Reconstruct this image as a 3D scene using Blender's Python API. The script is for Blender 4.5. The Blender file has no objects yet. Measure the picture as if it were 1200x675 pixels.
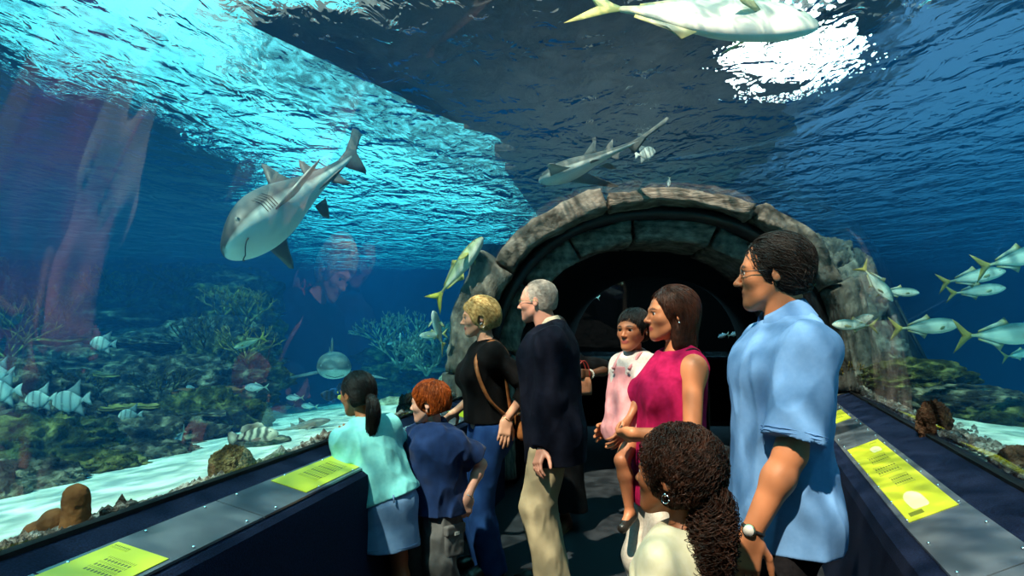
import bpy, bmesh, math, random
import numpy as np
from mathutils import Vector, Matrix, Euler

random.seed(7)
SC = bpy.context.scene
COL = SC.collection
PI = math.pi
R = math.radians
FPX, CX, HY, CAMZ = 800.0, 600.0, 393.0, 1.46


def at(u, v, y):
    """Point at distance y (metres ahead of the camera) that the photograph shows at pixel (u, v)."""
    return Vector(((u - CX) / FPX * y, y, CAMZ - (v - HY) / FPX * y))


# ------------------------------------------------------------------ noise
_rng = np.random.RandomState(11)
_PERM = _rng.permutation(256)
_PERM = np.concatenate([_PERM, _PERM, _PERM])
_GRAD = _rng.normal(size=(256, 3)).astype(np.float32)
_GRAD /= np.linalg.norm(_GRAD, axis=1)[:, None]


def perlin(x, y, z):
    x = np.asarray(x, np.float32); y = np.asarray(y, np.float32); z = np.asarray(z, np.float32)
    x, y, z = np.broadcast_arrays(x, y, z)
    xi = np.floor(x).astype(np.int32); yi = np.floor(y).astype(np.int32); zi = np.floor(z).astype(np.int32)
    xf = x - xi; yf = y - yi; zf = z - zi
    xi &= 255; yi &= 255; zi &= 255
    f = lambda t: t * t * t * (t * (t * 6 - 15) + 10)
    u, v, w = f(xf), f(yf), f(zf)

    def g(i, j, k):
        h = _PERM[_PERM[_PERM[xi + i] + yi + j] + zi + k]
        gr = _GRAD[h]
        return gr[..., 0] * (xf - i) + gr[..., 1] * (yf - j) + gr[..., 2] * (zf - k)
    l = lambda a, b, t: a + t * (b - a)
    return l(l(l(g(0, 0, 0), g(1, 0, 0), u), l(g(0, 1, 0), g(1, 1, 0), u), v),
             l(l(g(0, 0, 1), g(1, 0, 1), u), l(g(0, 1, 1), g(1, 1, 1), u), v), w)


def fbm(P, freq=1.0, octv=4, gain=0.5):
    P = np.asarray(P, np.float32)
    s = 0; a = 1.0; f = freq
    for o in range(octv):
        s = s + a * perlin(P[..., 0] * f + 17.3 * o, P[..., 1] * f + 5.1 * o, P[..., 2] * f + 9.7 * o)
        a *= gain; f *= 2.03
    return s


# ------------------------------------------------------------------ object helpers
def setp(o, label=None, cat=None, group=None, kind=None):
    if label: o['label'] = label
    if cat: o['category'] = cat
    if group: o['group'] = group
    if kind: o['kind'] = kind
    return o


def empty(name, loc=(0, 0, 0), rz=0.0, label=None, cat=None, group=None, kind=None):
    o = bpy.data.objects.new(name, None)
    COL.objects.link(o)
    o.empty_display_size = 0.1
    o.location = loc
    o.rotation_euler = (0, 0, rz)
    return setp(o, label, cat, group, kind)


def meshobj(name, verts, faces, mat=None, parent=None, smooth=True, cols=None, loc=None):
    me = bpy.data.meshes.new(name)
    if isinstance(verts, np.ndarray) and isinstance(faces, np.ndarray):
        nv, nf, k = len(verts), len(faces), faces.shape[1]
        me.vertices.add(nv); me.vertices.foreach_set('co', np.ascontiguousarray(verts, np.float32).ravel())
        me.loops.add(nf * k); me.loops.foreach_set('vertex_index', np.ascontiguousarray(faces, np.int32).ravel())
        me.polygons.add(nf)
        me.polygons.foreach_set('loop_start', np.arange(0, nf * k, k, dtype=np.int32))
        me.polygons.foreach_set('loop_total', np.full(nf, k, np.int32))
        me.update(calc_edges=True)
        me.validate()
    else:
        me.from_pydata([tuple(v) for v in verts], [], [tuple(f) for f in faces])
        me.update()
    if smooth is not None:
        me.polygons.foreach_set('use_smooth', np.full(len(me.polygons), bool(smooth)))
    if cols is not None:
        a = me.color_attributes.new('col', 'FLOAT_COLOR', 'POINT')
        c = np.ones((len(me.vertices), 4), np.float32); c[:, :3] = cols
        a.data.foreach_set('color', c.ravel())
    o = bpy.data.objects.new(name, me)
    COL.objects.link(o)
    if mat: me.materials.append(mat)
    if parent: o.parent = parent
    if loc is not None: o.location = loc
    return o


class MB:
    """Collects simple solids into ONE mesh."""

    def __init__(s):
        s.v = []; s.f = []

    def add(s, v, f):
        n = len(s.v)
        s.v += [tuple(p) for p in v]
        s.f += [tuple(i + n for i in q) for q in f]
        return s

    def box(s, c, d, rot=None):
        M = rot if rot is not None else Matrix.Identity(3)
        pts = [Vector(c) + M @ Vector((sx * d[0] / 2, sy * d[1] / 2, sz * d[2] / 2)) for sx in (-1, 1) for sy in (-1, 1) for sz in (-1, 1)]
        return s.add(pts, [(0, 1, 3, 2), (4, 6, 7, 5), (0, 4, 5, 1), (2, 3, 7, 6), (0, 2, 6, 4), (1, 5, 7, 3)])

    def hexa(s, a):
        """8 corners: bottom loop 4, top loop 4."""
        return s.add(a, [(3, 2, 1, 0), (4, 5, 6, 7), (0, 1, 5, 4), (1, 2, 6, 5), (2, 3, 7, 6), (3, 0, 4, 7)])

    def tube(s, pts, r, n=8, cap=True):
        pts = [Vector(p) for p in pts]
        rs = r if isinstance(r, (list, tuple)) else [r] * len(pts)
        rings = []; prev = None
        for i, p in enumerate(pts):
            t = (pts[min(i + 1, len(pts) - 1)] - pts[max(i - 1, 0)]).normalized()
            if prev is None:
                a = t.orthogonal().normalized()
            else:
                a = (prev - t * prev.dot(t)).normalized()
            prev = a
            b = t.cross(a)
            rings.append([p + (a * math.cos(2 * PI * k / n) + b * math.sin(2 * PI * k / n)) * rs[i] for k in range(n)])
        f = []
        for i in range(len(pts) - 1):
            for k in range(n):
                f.append((i * n + k, i * n + (k + 1) % n, (i + 1) * n + (k + 1) % n, (i + 1) * n + k))
        if cap:
            f.append(tuple(range(n - 1, -1, -1))); f.append(tuple((len(pts) - 1) * n + k for k in range(n)))
        return s.add([q for r_ in rings for q in r_], f)

    def ball(s, c, r, n=10, m=7):
        r = (r, r, r) if not isinstance(r, (tuple, list)) else r
        v = [(c[0], c[1], c[2] + r[2])]
        for i in range(1, m):
            t = PI * i / m
            for k in range(n):
                p = 2 * PI * k / n
                v.append((c[0] + r[0] * math.sin(t) * math.cos(p), c[1] + r[1] * math.sin(t) * math.sin(p), c[2] + r[2] * math.cos(t)))
        v.append((c[0], c[1], c[2] - r[2]))
        f = [(0, 1 + k, 1 + (k + 1) % n) for k in range(n)]
        for i in range(m - 2):
            for k in range(n):
                f.append((1 + i * n + k, 1 + (i + 1) * n + k, 1 + (i + 1) * n + (k + 1) % n, 1 + i * n + (k + 1) % n))
        e = len(v) - 1; b = 1 + (m - 2) * n
        f += [(e, b + (k + 1) % n, b + k) for k in range(n)]
        return s.add(v, f)

    def build(s, name, mat=None, parent=None, smooth=False, loc=None):
        return meshobj(name, s.v, s.f, mat, parent, smooth, loc=loc)


# ------------------------------------------------------------------ material helpers
def newmat(name):
    m = bpy.data.materials.new(name)
    m.use_nodes = True
    nt = m.node_tree
    return m, nt, nt.nodes, nt.links


def srgb(h):
    if isinstance(h, str):
        h = h.lstrip('#')
        h = [int(h[i:i + 2], 16) / 255 for i in (0, 2, 4)]
    return tuple((c / 12.92 if c <= 0.04045 else ((c + 0.055) / 1.055) ** 2.4) for c in h)


def ramp(N, stops, interp='LINEAR'):
    r = N.new('ShaderNodeValToRGB')
    cr = r.color_ramp
    cr.interpolation = interp
    while len(cr.elements) > 1: cr.elements.remove(cr.elements[-1])
    cr.elements[0].position = stops[0][0]
    cr.elements[0].color = (*stops[0][1], 1)
    for p, c in stops[1:]:
        e = cr.elements.new(p); e.color = (*c, 1)
    return r


def mat_noise(name, c1, c2, scale=8, rough=0.7, bump=0.2, bscale=None, detail=6, c3=None, spec=0.3, metallic=0, bdist=0.02, sheen=0, coord='Object', attr=False, stretch=None, lo=0.35, hi=0.65):
    m, nt, N, L = newmat(name)
    b = N['Principled BSDF']
    tc = N.new('ShaderNodeTexCoord')
    src = tc.outputs[coord]
    if stretch:
        mp = N.new('ShaderNodeMapping'); mp.inputs['Scale'].default_value = stretch
        L.new(src, mp.inputs[0]); src = mp.outputs[0]
    n = N.new('ShaderNodeTexNoise'); n.inputs['Scale'].default_value = scale; n.inputs['Detail'].default_value = detail
    L.new(src, n.inputs['Vector'])
    st = [(lo, c1), (hi, c2)] if c3 is None else [(lo, c1), ((lo + hi) / 2, c2), (hi, c3)]
    r = ramp(N, st)
    L.new(n.outputs[0], r.inputs[0])
    col = r.outputs[0]
    if attr:
        va = N.new('ShaderNodeVertexColor'); va.layer_name = 'col'
        mx = N.new('ShaderNodeMixRGB'); mx.blend_type = 'MULTIPLY'; mx.inputs[0].default_value = 1
        L.new(va.outputs[0], mx.inputs[1]); L.new(col, mx.inputs[2]); col = mx.outputs[0]
    L.new(col, b.inputs['Base Color'])
    b.inputs['Roughness'].default_value = rough
    b.inputs['Specular IOR Level'].default_value = spec
    b.inputs['Metallic'].default_value = metallic
    if sheen:
        b.inputs['Sheen Weight'].default_value = sheen
    if bump:
        n2 = N.new('ShaderNodeTexNoise'); n2.inputs['Scale'].default_value = bscale or scale * 3; n2.inputs['Detail'].default_value = 5
        L.new(src, n2.inputs['Vector'])
        bp = N.new('ShaderNodeBump'); bp.inputs['Strength'].default_value = bump; bp.inputs['Distance'].default_value = bdist
        L.new(n2.outputs[0], bp.inputs['Height']); L.new(bp.outputs[0], b.inputs['Normal'])
    return m


def mat_plain(name, c, rough=0.5, metallic=0, spec=0.5):
    return mat_noise(name, tuple(x * 0.94 for x in c), c, scale=20, rough=rough, metallic=metallic, spec=spec, bump=0)


def copy_tree(o, parent=None):
    c = o.copy(); COL.objects.link(c)
    if parent: c.parent = parent
    for ch in list(o.children): copy_tree(ch, c)
    return c


# ------------------------------------------------------------------ camera / colour management
cam = bpy.data.objects.new('camera', bpy.data.cameras.new('camera'))
COL.objects.link(cam)
cam.data.sensor_width = 36
cam.data.lens = 36 * FPX / 1200
cam.location = (0, 0, CAMZ)
cam.rotation_euler = (R(90), 0, 0)
cam.data.shift_y = (HY - 337.5) / 1200
cam.data.clip_start = 0.05
SC.camera = cam
SC.view_settings.view_transform = 'Standard'
SC.view_settings.look = 'None'
SC.view_settings.gamma = 1
SC.view_settings.use_curve_mapping = False
SC.view_settings.exposure = 0.12
SC.cycles.use_denoising = True
SC.cycles.max_bounces = 10
SC.cycles.transparent_max_bounces = 40
SC.cycles.volume_bounces = 1
SC.cycles.sample_clamp_indirect = 6
SC.cycles.caustics_reflective = False
SC.cycles.caustics_refractive = False
# ------------------------------------------------------------------ tunnel plan
def left_x(y):
    return np.interp(y, [-3, 1.65, 3.46, 5.6, 7.2], [-1.95, -1.237, -0.918, -0.49, -0.17])


def right_x(y):
    return np.interp(y, [-3, 1.2, 2.25, 6.8, 7.6], [1.0, 1.36, 1.69, 3.27, 3.55])


LG, RG, APEX, SURF = 0.92, 0.95, 2.74, 3.22      # glass foot heights, vault crown, water level
ARCHY = 6.3


def vault_pt(y, t, off=0.0):
    """t 0..1 from the left foot to the right foot."""
    a = (float(right_x(y)) - float(left_x(y))) / 2 + off; c = (float(right_x(y)) + float(left_x(y))) / 2
    g = LG + (RG - LG) * t
    th = PI * (1 - t)
    ca, sa = math.cos(th), math.sin(th)
    e = 0.86
    return Vector((c + a * math.copysign(abs(ca) ** e, ca), y, g + (APEX + off - g) * abs(sa) ** e))


# acrylic (thin clear sheet; the same Fresnel seen from either side)
def make_acrylic():
    m, nt, N, L = newmat('clear acrylic')
    N.remove(N['Principled BSDF'])
    out = N['Material Output']
    geo = N.new('ShaderNodeNewGeometry')
    mr = N.new('ShaderNodeMapRange'); mr.inputs['To Min'].default_value = 1.45; mr.inputs['To Max'].default_value = 1 / 1.45
    L.new(geo.outputs['Backfacing'], mr.inputs['Value'])
    fr = N.new('ShaderNodeFresnel'); L.new(mr.outputs[0], fr.inputs['IOR'])
    tr = N.new('ShaderNodeBsdfTransparent'); tr.inputs[0].default_value = (0.97, 0.985, 0.99, 1)
    gl = N.new('ShaderNodeBsdfGlossy'); gl.inputs['Roughness'].default_value = 0.02; gl.inputs[0].default_value = (1, 1, 1, 1)
    mx = N.new('ShaderNodeMixShader')
    L.new(fr.outputs[0], mx.inputs[0]); L.new(tr.outputs[0], mx.inputs[1]); L.new(gl.outputs[0], mx.inputs[2])
    L.new(mx.outputs[0], out.inputs['Surface'])
    return m


M_ACRYLIC = make_acrylic()
M_CARPET_NAVY = mat_noise('navy carpet', srgb('#081022'), srgb('#152340'), scale=160, rough=0.95, bump=0.5, bscale=260, spec=0.1, lo=0.3, hi=0.7, bdist=0.004)
M_CARPET_FLOOR = mat_noise('dark blue grey carpet', srgb('#1c2026'), srgb('#3a3f46'), scale=190, rough=1, bump=0.5, bscale=300, spec=0.05, lo=0.3, hi=0.7, bdist=0.004)
M_BLACK = mat_noise('matt black paint', (0.004, 0.004, 0.005), (0.008, 0.008, 0.01), scale=10, rough=0.7, bump=0.05, spec=0.15)
M_ROCK = mat_noise('grey brown fibre rock', srgb('#3b3a37'), srgb('#6e6b65'), scale=3.2, rough=0.85, bump=0.7, bscale=16, c3=srgb('#94918a'), spec=0.25, bdist=0.03, lo=0.3, hi=0.72, coord='Generated')
M_ROCK.node_tree.nodes['Noise Texture'].inputs['Scale'].default_value = 7
M_STEEL = mat_plain('polished steel', (0.75, 0.76, 0.78), rough=0.2, metallic=1)

# vault sheets: three panels of acrylic end to end
YS = np.concatenate([np.linspace(-2.6, ARCHY + 0.35, 40)])
NT = 48


def vault_mesh(ys, off, flip):
    v = []; f = []
    for y in ys:
        for k in range(NT + 1):
            v.append(vault_pt(float(y), k / NT, off))
    n = NT + 1
    for i in range(len(ys) - 1):
        for k in range(NT):
            q = (i * n + k, i * n + k + 1, (i + 1) * n + k + 1, (i + 1) * n + k)
            f.append(q[::-1] if flip else q)
    return v, f


v, f = vault_mesh(YS, 0.0, False)
vault = meshobj('ceiling', v, f, M_ACRYLIC)
setp(vault, 'clear acrylic vault of the viewing tunnel curving over the visitors', None, kind='structure')

# floor
MB().hexa([(-4, -3.5, -0.1), (7, -3.5, -0.1), (7, 12.5, -0.1), (-4, 12.5, -0.1), (-4, -3.5, 0), (7, -3.5, 0), (7, 12.5, 0), (-4, 12.5, 0)]).build('floor', M_CARPET_FLOOR)
setp(bpy.data.objects['floor'], 'dark grey blue carpet floor of the tunnel', kind='structure')


# ledges: sloping carpeted shelf under the glass on either side, with an acrylic cover strip
def ledge(side):
    ys = np.linspace(-2.4, ARCHY - 0.1, 30)
    gx = left_x if side < 0 else right_x
    gz = LG if side < 0 else RG
    iz = 0.82 if side < 0 else 0.79
    W = 0.30 if side < 0 else 0.44
    root = empty('viewing_ledge', (float(gx(2.5)), 2.5, 0), 0,
                 'navy carpeted ledge along the %s glass with a clear cover strip' % ('left hand' if side < 0 else 'right hand'), 'ledge', 'ledges along the tunnel glass')
    off = Vector((float(gx(2.5)), 2.5, 0))

    def prof(y, t, h=0.0):
        x = float(gx(y)) - side * (W * t)
        return Vector((x, y, gz + (iz - gz) * t + h)) - off
    v = []; f = []
    for y in ys:
        p0 = prof(y, -0.02); p1 = prof(y, 0.93); p2 = prof(y, 1.0, -0.008); p3 = prof(y, 1.02, -0.05)
        p4 = Vector((p3.x + side * 0.0, p3.y, 0.0)); p5 = Vector((p0.x, p0.y, 0.0))
        v += [p0, p1, p2, p3, p4, p5]
    for i in range(len(ys) - 1):
        for k in range(6):
            q = (i * 6 + k, i * 6 + (k + 1) % 6, (i + 1) * 6 + (k + 1) % 6, (i + 1) * 6 + k)
            f.append(q if side < 0 else q[::-1])
    n = len(ys)
    f.append(tuple(range(6)) if side > 0 else tuple(range(5, -1, -1)))
    f.append(tuple((n - 1) * 6 + k for k in range(6)) if side < 0 else tuple((n - 1) * 6 + k for k in range(5, -1, -1)))
    meshobj('carpeted_body', v, f, M_CARPET_NAVY, root, smooth=False)
    # black gasket along the foot of the glass
    g = MB()
    for y0, y1 in zip(ys[:-1], ys[1:]):
        g.hexa([prof(y0, -0.03, 0.0), prof(y0, 0.03, 0.0), prof(y1, 0.03, 0.0), prof(y1, -0.03, 0.0),
                prof(y0, -0.03, 0.014), prof(y0, 0.03, 0.014), prof(y1, 0.03, 0.014), prof(y1, -0.03, 0.014)])
    setp(g.build('glass_gasket', M_BLACK, root), 'black gasket strip along the foot of the glass')
    # clear covers in lengths, bolted down
    t0, t1 = (0.36, 0.90) if side < 0 else (0.40, 0.88)
    edges = [-0.6, 0.9, 1.62, 2.33, 3.2, 4.1, 5.0, 5.9] if side < 0 else [-0.2, 0.9, 1.74, 4.45, 5.35, 5.95]
    for y0, y1 in zip(edges[:-1], edges[1:]):
        mb = MB()
        yy = np.linspace(y0 + 0.004, y1 - 0.004, 6)
        for a, b in zip(yy[:-1], yy[1:]):
            mb.hexa([prof(a, t0, .004), prof(a, t1, .004), prof(b, t1, .004), prof(b, t0, .004), prof(a, t0, .012), prof(a, t1, .012), prof(b, t1, .012), prof(b, t0, .012)])
        c = mb.build('clear_cover', M_COVER, root)
        nb = max(3, int((y1 - y0) / 0.24))
        for k in range(nb):
            yb = y0 + (y1 - y0) * (k + 0.3) / (nb - 0.4 + 0.0)
            if yb > y1 - 0.02: yb = y1 - 0.03
            for tt in (t0 + 0.04, t1 - 0.04):
                bo = MB().ball((0, 0, 0), (0.0055, 0.0055, 0.004), 8, 5).build('bolt', M_STEEL, c, True, loc=prof(yb, tt, .014))
    return root, prof, off


def make_cover():
    m, nt, N, L = newmat('clear cover sheet over grey backing')
    b = N['Principled BSDF']
    b.inputs['Base Color'].default_value = (*srgb('#3d4c5c'), 1)
    tc = N.new('ShaderNodeTexCoord'); n = N.new('ShaderNodeTexNoise'); n.inputs['Scale'].default_value = 5
    L.new(tc.outputs['Object'], n.inputs['Vector'])
    r = ramp(N, [(0.35, srgb('#4a5968')), (0.7, srgb('#66747f'))]); L.new(n.outputs[0], r.inputs[0]); L.new(r.outputs[0], b.inputs['Base Color'])
    b.inputs['Roughness'].default_value = 0.12
    b.inputs['Specular IOR Level'].default_value = 0.6
    return m


M_COVER = make_cover()
ledgeL, profL, offL = ledge(-1)
ledgeR, profR, offR = ledge(1)

# information plates under the covers
M_YELLOW = mat_noise('yellow green printed plate', srgb('#c3d32c'), srgb('#cfdd3c'), scale=4, rough=0.3, bump=0, spec=0.5)
M_TYPE = mat_plain('olive print', srgb('#6d7a1a'), 0.5)
M_PALEPRINT = mat_plain('pale print', srgb('#e6eeb0'), 0.5)
M_REDPRINT = mat_plain('orange red print', srgb('#e0602a'), 0.5)


PRINTS = {}


def print_mat(n):
    if n in PRINTS: return PRINTS[n]
    m, nt, N, L = newmat('printed lines')
    b = N['Principled BSDF']; b.inputs['Roughness'].default_value = .4
    uv = N.new('ShaderNodeUVMap'); uv.uv_map = 'print'
    mp = N.new('ShaderNodeMapping'); mp.inputs['Scale'].default_value = (5, n, 1)
    L.new(uv.outputs[0], mp.inputs[0])
    br = N.new('ShaderNodeTexBrick'); br.inputs['Scale'].default_value = 1; br.inputs['Brick Width'].default_value = .62; br.inputs['Row Height'].default_value = 1
    br.inputs['Mortar Size'].default_value = .13; br.inputs['Mortar Smooth'].default_value = 0
    br.offset = .37; br.squash = .6
    br.inputs['Color1'].default_value = (*srgb('#4f5a12'), 1); br.inputs['Color2'].default_value = (*srgb('#454f10'), 1); br.inputs['Mortar'].default_value = (*srgb('#cad836'), 1)
    L.new(mp.outputs[0], br.inputs['Vector']); L.new(br.outputs[0], b.inputs['Base Color'])
    PRINTS[n] = m
    return m


def plate(prof, off, side, y0, y1, t0, t1, label, style):
    o = prof((y0 + y1) / 2, (t0 + t1) / 2, 0.013) + off
    root = empty('information_plate', o, 0, label, 'sign', 'yellow information plates on the ledges')

    def P(s, t, h):          # s along the ledge 0..1, t across 0..1
        return prof(y0 + (y1 - y0) * s, t0 + (t1 - t0) * t, 0.013 + h) + off - o

    def slab(name, s0, s1, ta, tb, h0, h1, mat):
        return MB().hexa([P(s0, ta, h0), P(s0, tb, h0), P(s1, tb, h0), P(s1, ta, h0), P(s0, ta, h1), P(s0, tb, h1), P(s1, tb, h1), P(s1, ta, h1)]).build(name, mat, root)
    slab('panel', 0, 1, 0, 1, 0, 0.002, M_YELLOW)

    def lines(name, s0, s1, ta, tb, n):
        """a block of print: rows of word-like marks across the plate"""
        o_ = slab(name, s0, s1, ta, tb, .002, .0026, print_mat(n))
        uv = o_.data.uv_layers.new(name='print')
        st = [(0, 0), (0, 1), (1, 1), (1, 0)] * 2
        for lp in o_.data.loops: uv.data[lp.index].uv = (st[lp.vertex_index][1], st[lp.vertex_index][0])
        return o_
    if style == 'right':
        lines('text_block', .30, .43, .22, .66, 5)
        lines('text_block', .46, .60, .24, .80, 5)
        lines('text_block', .63, .76, .22, .72, 5)
        lines('heading', .93, .97, .12, .34, 2)
        # two pale drawings of fish
        for (s, t, a, b_) in ((.84, .32, .05, .18), (.14, .58, .08, .24)):
            mb = MB()
            ring = [(s + a * math.cos(q) * (1 + .15 * math.cos(3 * q)), t + b_ * math.sin(q) * (1 + .2 * math.cos(2 * q))) for q in np.linspace(0, 2 * PI, 20)[:-1]]
            v = [P(x, y, .0024) for x, y in ring] + [P(x, y, .003) for x, y in ring]
            n = len(ring)
            mb.add(v, [tuple(range(n - 1, -1, -1)), tuple(range(n, 2 * n))] + [(k, (k + 1) % n, n + (k + 1) % n, n + k) for k in range(n)])
            mb.build('fish_drawing', M_PALEPRINT, root)
        slab('caption', .03, .06, .62, .9, .002, .0026, M_TYPE)
    elif style == 'leftnear':
        lines('heading', .9, .96, .05, .35, 2)
        lines('text_block', .5, .8, .3, .8, 7)
        slab('red_bar', .1, .5, .86, .95, .002, .0028, M_REDPRINT)
    else:
        lines('heading', .85, .93, .08, .3, 2)
        lines('text_block', .25, .75, .2, .75, 9)
    return root


plate(profR, offR, 1, 2.3, 3.75, .46, .84, 'long yellow information plate on the right hand ledge, nearest the camera', 'right')
plate(profR, offR, 1, 4.72, 5.25, .46, .84, 'yellow information plate on the right ledge, mostly hidden behind the man in the blue shirt', 'far')
plate(profL, offL, -1, 1.48, 1.87, .40, .86, 'yellow information plate with a red bar on the left ledge, nearest the camera', 'leftnear')
plate(profL, offL, -1, 2.66, 3.28, .40, .86, 'yellow information plate on the left ledge beside the aqua shirted girl\'s elbow', 'far')
plate(profL, offL, -1, 5.05, 5.75, .40, .86, 'yellow information plate on the left ledge under the blonde woman\'s hand', 'far')


# ------------------------------------------------------------------ rock portal at the far end
def ring_block(y0, y1, rin, rout, t0, t1, seed, rough=0.03, nt=16, nr=5, nd=6, jitter=0.0):
    """A block of stone following the vault: radial offsets rin..rout from the vault line, between t0 and t1."""
    P = []
    for i in range(nt + 1):
        t = t0 + (t1 - t0) * i / nt
        for j in range(nr + 1):
            off = rin + (rout - rin) * j / nr
            for k in range(nd + 1):
                y = y0 + (y1 - y0) * k / nd
                edge = (i in (0, nt)) + (j in (0, nr)) + (k in (0, nd))
                p = vault_pt(ARCHY, min(max(t, 0), 1), off)
                if t < 0: p.z += t * 4.2
                if t > 1: p.z -= (t - 1) * 4.2
                p.y = y
                P.append((p, edge))
    idx = lambda i, j, k: (i * (nr + 1) + j) * (nd + 1) + k
    f = []
    for i in range(nt):
        for j in range(nr):
            f.append((idx(i, j, 0), idx(i, j + 1, 0), idx(i + 1, j + 1, 0), idx(i + 1, j, 0)))
            f.append((idx(i, j, nd), idx(i + 1, j, nd), idx(i + 1, j + 1, nd), idx(i, j + 1, nd)))
        for k in range(nd):
            f.append((idx(i, 0, k), idx(i + 1, 0, k), idx(i + 1, 0, k + 1), idx(i, 0, k + 1)))
            f.append((idx(i, nr, k), idx(i, nr, k + 1), idx(i + 1, nr, k + 1), idx(i + 1, nr, k)))
    for j in range(nr):
        for k in range(nd):
            f.append((idx(0, j, k), idx(0, j, k + 1), idx(0, j + 1, k + 1), idx(0, j + 1, k)))
            f.append((idx(nt, j, k), idx(nt, j + 1, k), idx(nt, j + 1, k + 1), idx(nt, j, k + 1)))
    V = np.array([tuple(p) for p, e in P], np.float32)
    E = np.array([e for p, e in P])
    cen = V.mean(0)
    nx = fbm(V + seed * 3.1, 2.2, 5); ny = fbm(V + 50 + seed, 2.2, 5); nz = fbm(V + 90 + seed, 2.2, 5)
    hf = np.abs(fbm(V + seed * 7, 7.0, 3))
    V[:, 0] += nx * rough * 2; V[:, 1] += ny * rough * 2.2 - hf * rough * 1.2; V[:, 2] += nz * rough * 2
    # round the corners of the block
    sh = np.where(E >= 2, 0.022, 0.0)[:, None]
    d = (cen - V); d /= np.linalg.norm(d, axis=1)[:, None] + 1e-6
    V += d * sh
    used = sorted({q for fc in f for q in fc})
    mp = {q: n for n, q in enumerate(used)}
    return V[used], [tuple(mp[q] for q in fc) for fc in f]


portal = empty('trim_1', (1.37, ARCHY, 0), 0, 'grey brown rock arch framing the dark mouth of the next tunnel', None, kind='structure')
PO = Vector((1.37, ARCHY, 0))


def rk(name, *a, **k):
    v, f = ring_block(*a, **k)
    v = v - np.array(PO, np.float32)
    o = meshobj(name, v, f, M_ROCK, portal, True)
    return o


# outer collar of rock wrapped round the glass
for i, (t0, t1, ro) in enumerate([(-.22, .02, .27), (.02, .2, .26), (.2, .42, .10), (.42, .64, .03), (.64, .84, .06), (.84, 1.0, .18), (1.0, 1.22, .28)]):
    rk('outer_stone', ARCHY - 0.25, ARCHY + 0.5, -0.10, ro, t0, t1, i + 1, rough=0.035, nt=22, nr=8, nd=8)
# inner voussoirs
for i, (t0, t1) in enumerate([(-.2, .06), (.062, .20), (.202, .335), (.337, .46), (.462, .60), (.602, .74), (.742, .90), (.902, 1.2)]):
    rk('arch_stone', ARCHY + 0.12, ARCHY + 0.95, -0.39, -0.175, t0, t1, i + 20, rough=0.022, nt=14, nr=5, nd=6)
# dark steel frame between them
v = []; f = []
nn = 60
for k in range(nn + 1):
    t = -0.15 + 1.3 * k / nn
    for (off, y) in ((-.10, ARCHY - .02), (-.19, ARCHY - .02), (-.19, ARCHY + .55), (-.10, ARCHY + .55)):
        p = vault_pt(ARCHY, min(max(t, 0), 1), off)
        if t < 0: p.z += t * 4.2
        if t > 1: p.z -= (t - 1) * 4.2
        p.y = y
        v.append(p - PO)
for k in range(nn):
    for q in range(4):
        f.append((k * 4 + q, k * 4 + (q + 1) % 4, (k + 1) * 4 + (q + 1) % 4, (k + 1) * 4 + q))
M_FRAME = mat_noise('dark metal frame', (0.006, 0.008, 0.011), (0.014, 0.017, 0.022), scale=12, rough=0.45, bump=0.1, spec=0.4)
meshobj('steel_frame', v, f, M_FRAME, portal, True)
M_BOLT = mat_plain('galvanised bolt', (.5, .5, .52), .3, 1)

# dark passage beyond: tube walls, a window on its end wall with a few fish behind
v = []; f = []
ysd = np.linspace(ARCHY + 0.4, 11.58, 14)
for y in ysd:
    for k in range(33):
        t = k / 32
        p = vault_pt(ARCHY, t, -0.30)
        sx = (y - ARCHY) * 0.20
        v.append((p.x + sx, y, p.z))
    v.append((v[-1][0], y, -0.02)); v.append((v[-34][0], y, -0.02))
m_ = 35
for i in range(len(ysd) - 1):
    for k in range(33):
        f.append((i * m_ + k, i * m_ + k + 1, (i + 1) * m_ + k + 1, (i + 1) * m_ + k) if k < 32 else (i * m_ + 32, i * m_ + 33, (i + 1) * m_ + 33, (i + 1) * m_ + 32))
    f.append((i * m_ + 34, i * m_, (i + 1) * m_, (i + 1) * m_ + 34))
o = meshobj('wall_passage', v, f, M_BLACK, None, True)
setp(o, 'dark wall and roof of the passage beyond the rock arch', kind='structure')
xe = (12.2 - ARCHY) * 0.20
MB().box((1.37 + xe, 12.25, 1.4), (4.4, .1, 3.0)).build('wall_end', M_BLACK)['kind'] = 'structure'
sm = o.modifiers.new('thickness', 'SOLIDIFY'); sm.thickness = 0.06; sm.offset = 1

setp(MB().box((-.4, -2.72, 1.45), (4.6, .12, 3.1)).build('added_back_wall', M_BLACK), 'unseen dark wall added behind the viewer to block outside light', kind='structure')  # added to keep outside light and its reflection out of the tunnel
# ------------------------------------------------------------------ display window at the end of the dark passage
bpy.data.objects.remove(bpy.data.objects['wall_end'], do_unlink=True)
x0, x1, z0, z1, YE = 1.06, 4.15, 1.08, 2.45, 11.6
M_PITCH = mat_plain('pitch black lining', (.0006, .0006, .0007), .9, 0, .02)
mb = MB()
for c, d in (((2.45, YE, z0 / 2), (6.4, .1, z0)), ((2.45, YE, (z1 + 3.0) / 2), (6.4, .1, 3.0 - z1)), ((x0 - .2, YE, 1.8), (.4, .1, z1 - z0 + .02)), ((x1 + .2, YE, 1.8), (.4, .1, z1 - z0 + .02))):
    mb.box(c, d)
setp(mb.build('wall_end', M_BLACK), 'dark end wall of the passage', kind='structure')
mb = MB()
mb.box((2.6, YE + 1.5, 1.8), (4.2, .06, 2.2)); mb.box((2.6, YE + .78, z0 - .25), (4.2, 1.46, .06)); mb.box((x0 - .25, YE + .78, 1.8), (.06, 1.46, 2.2)); mb.box((x1 + .25, YE + .78, 1.8), (.06, 1.46, 2.2)); mb.box((2.6, YE + .78, z1 + .4), (4.2, 1.46, .06))
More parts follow.
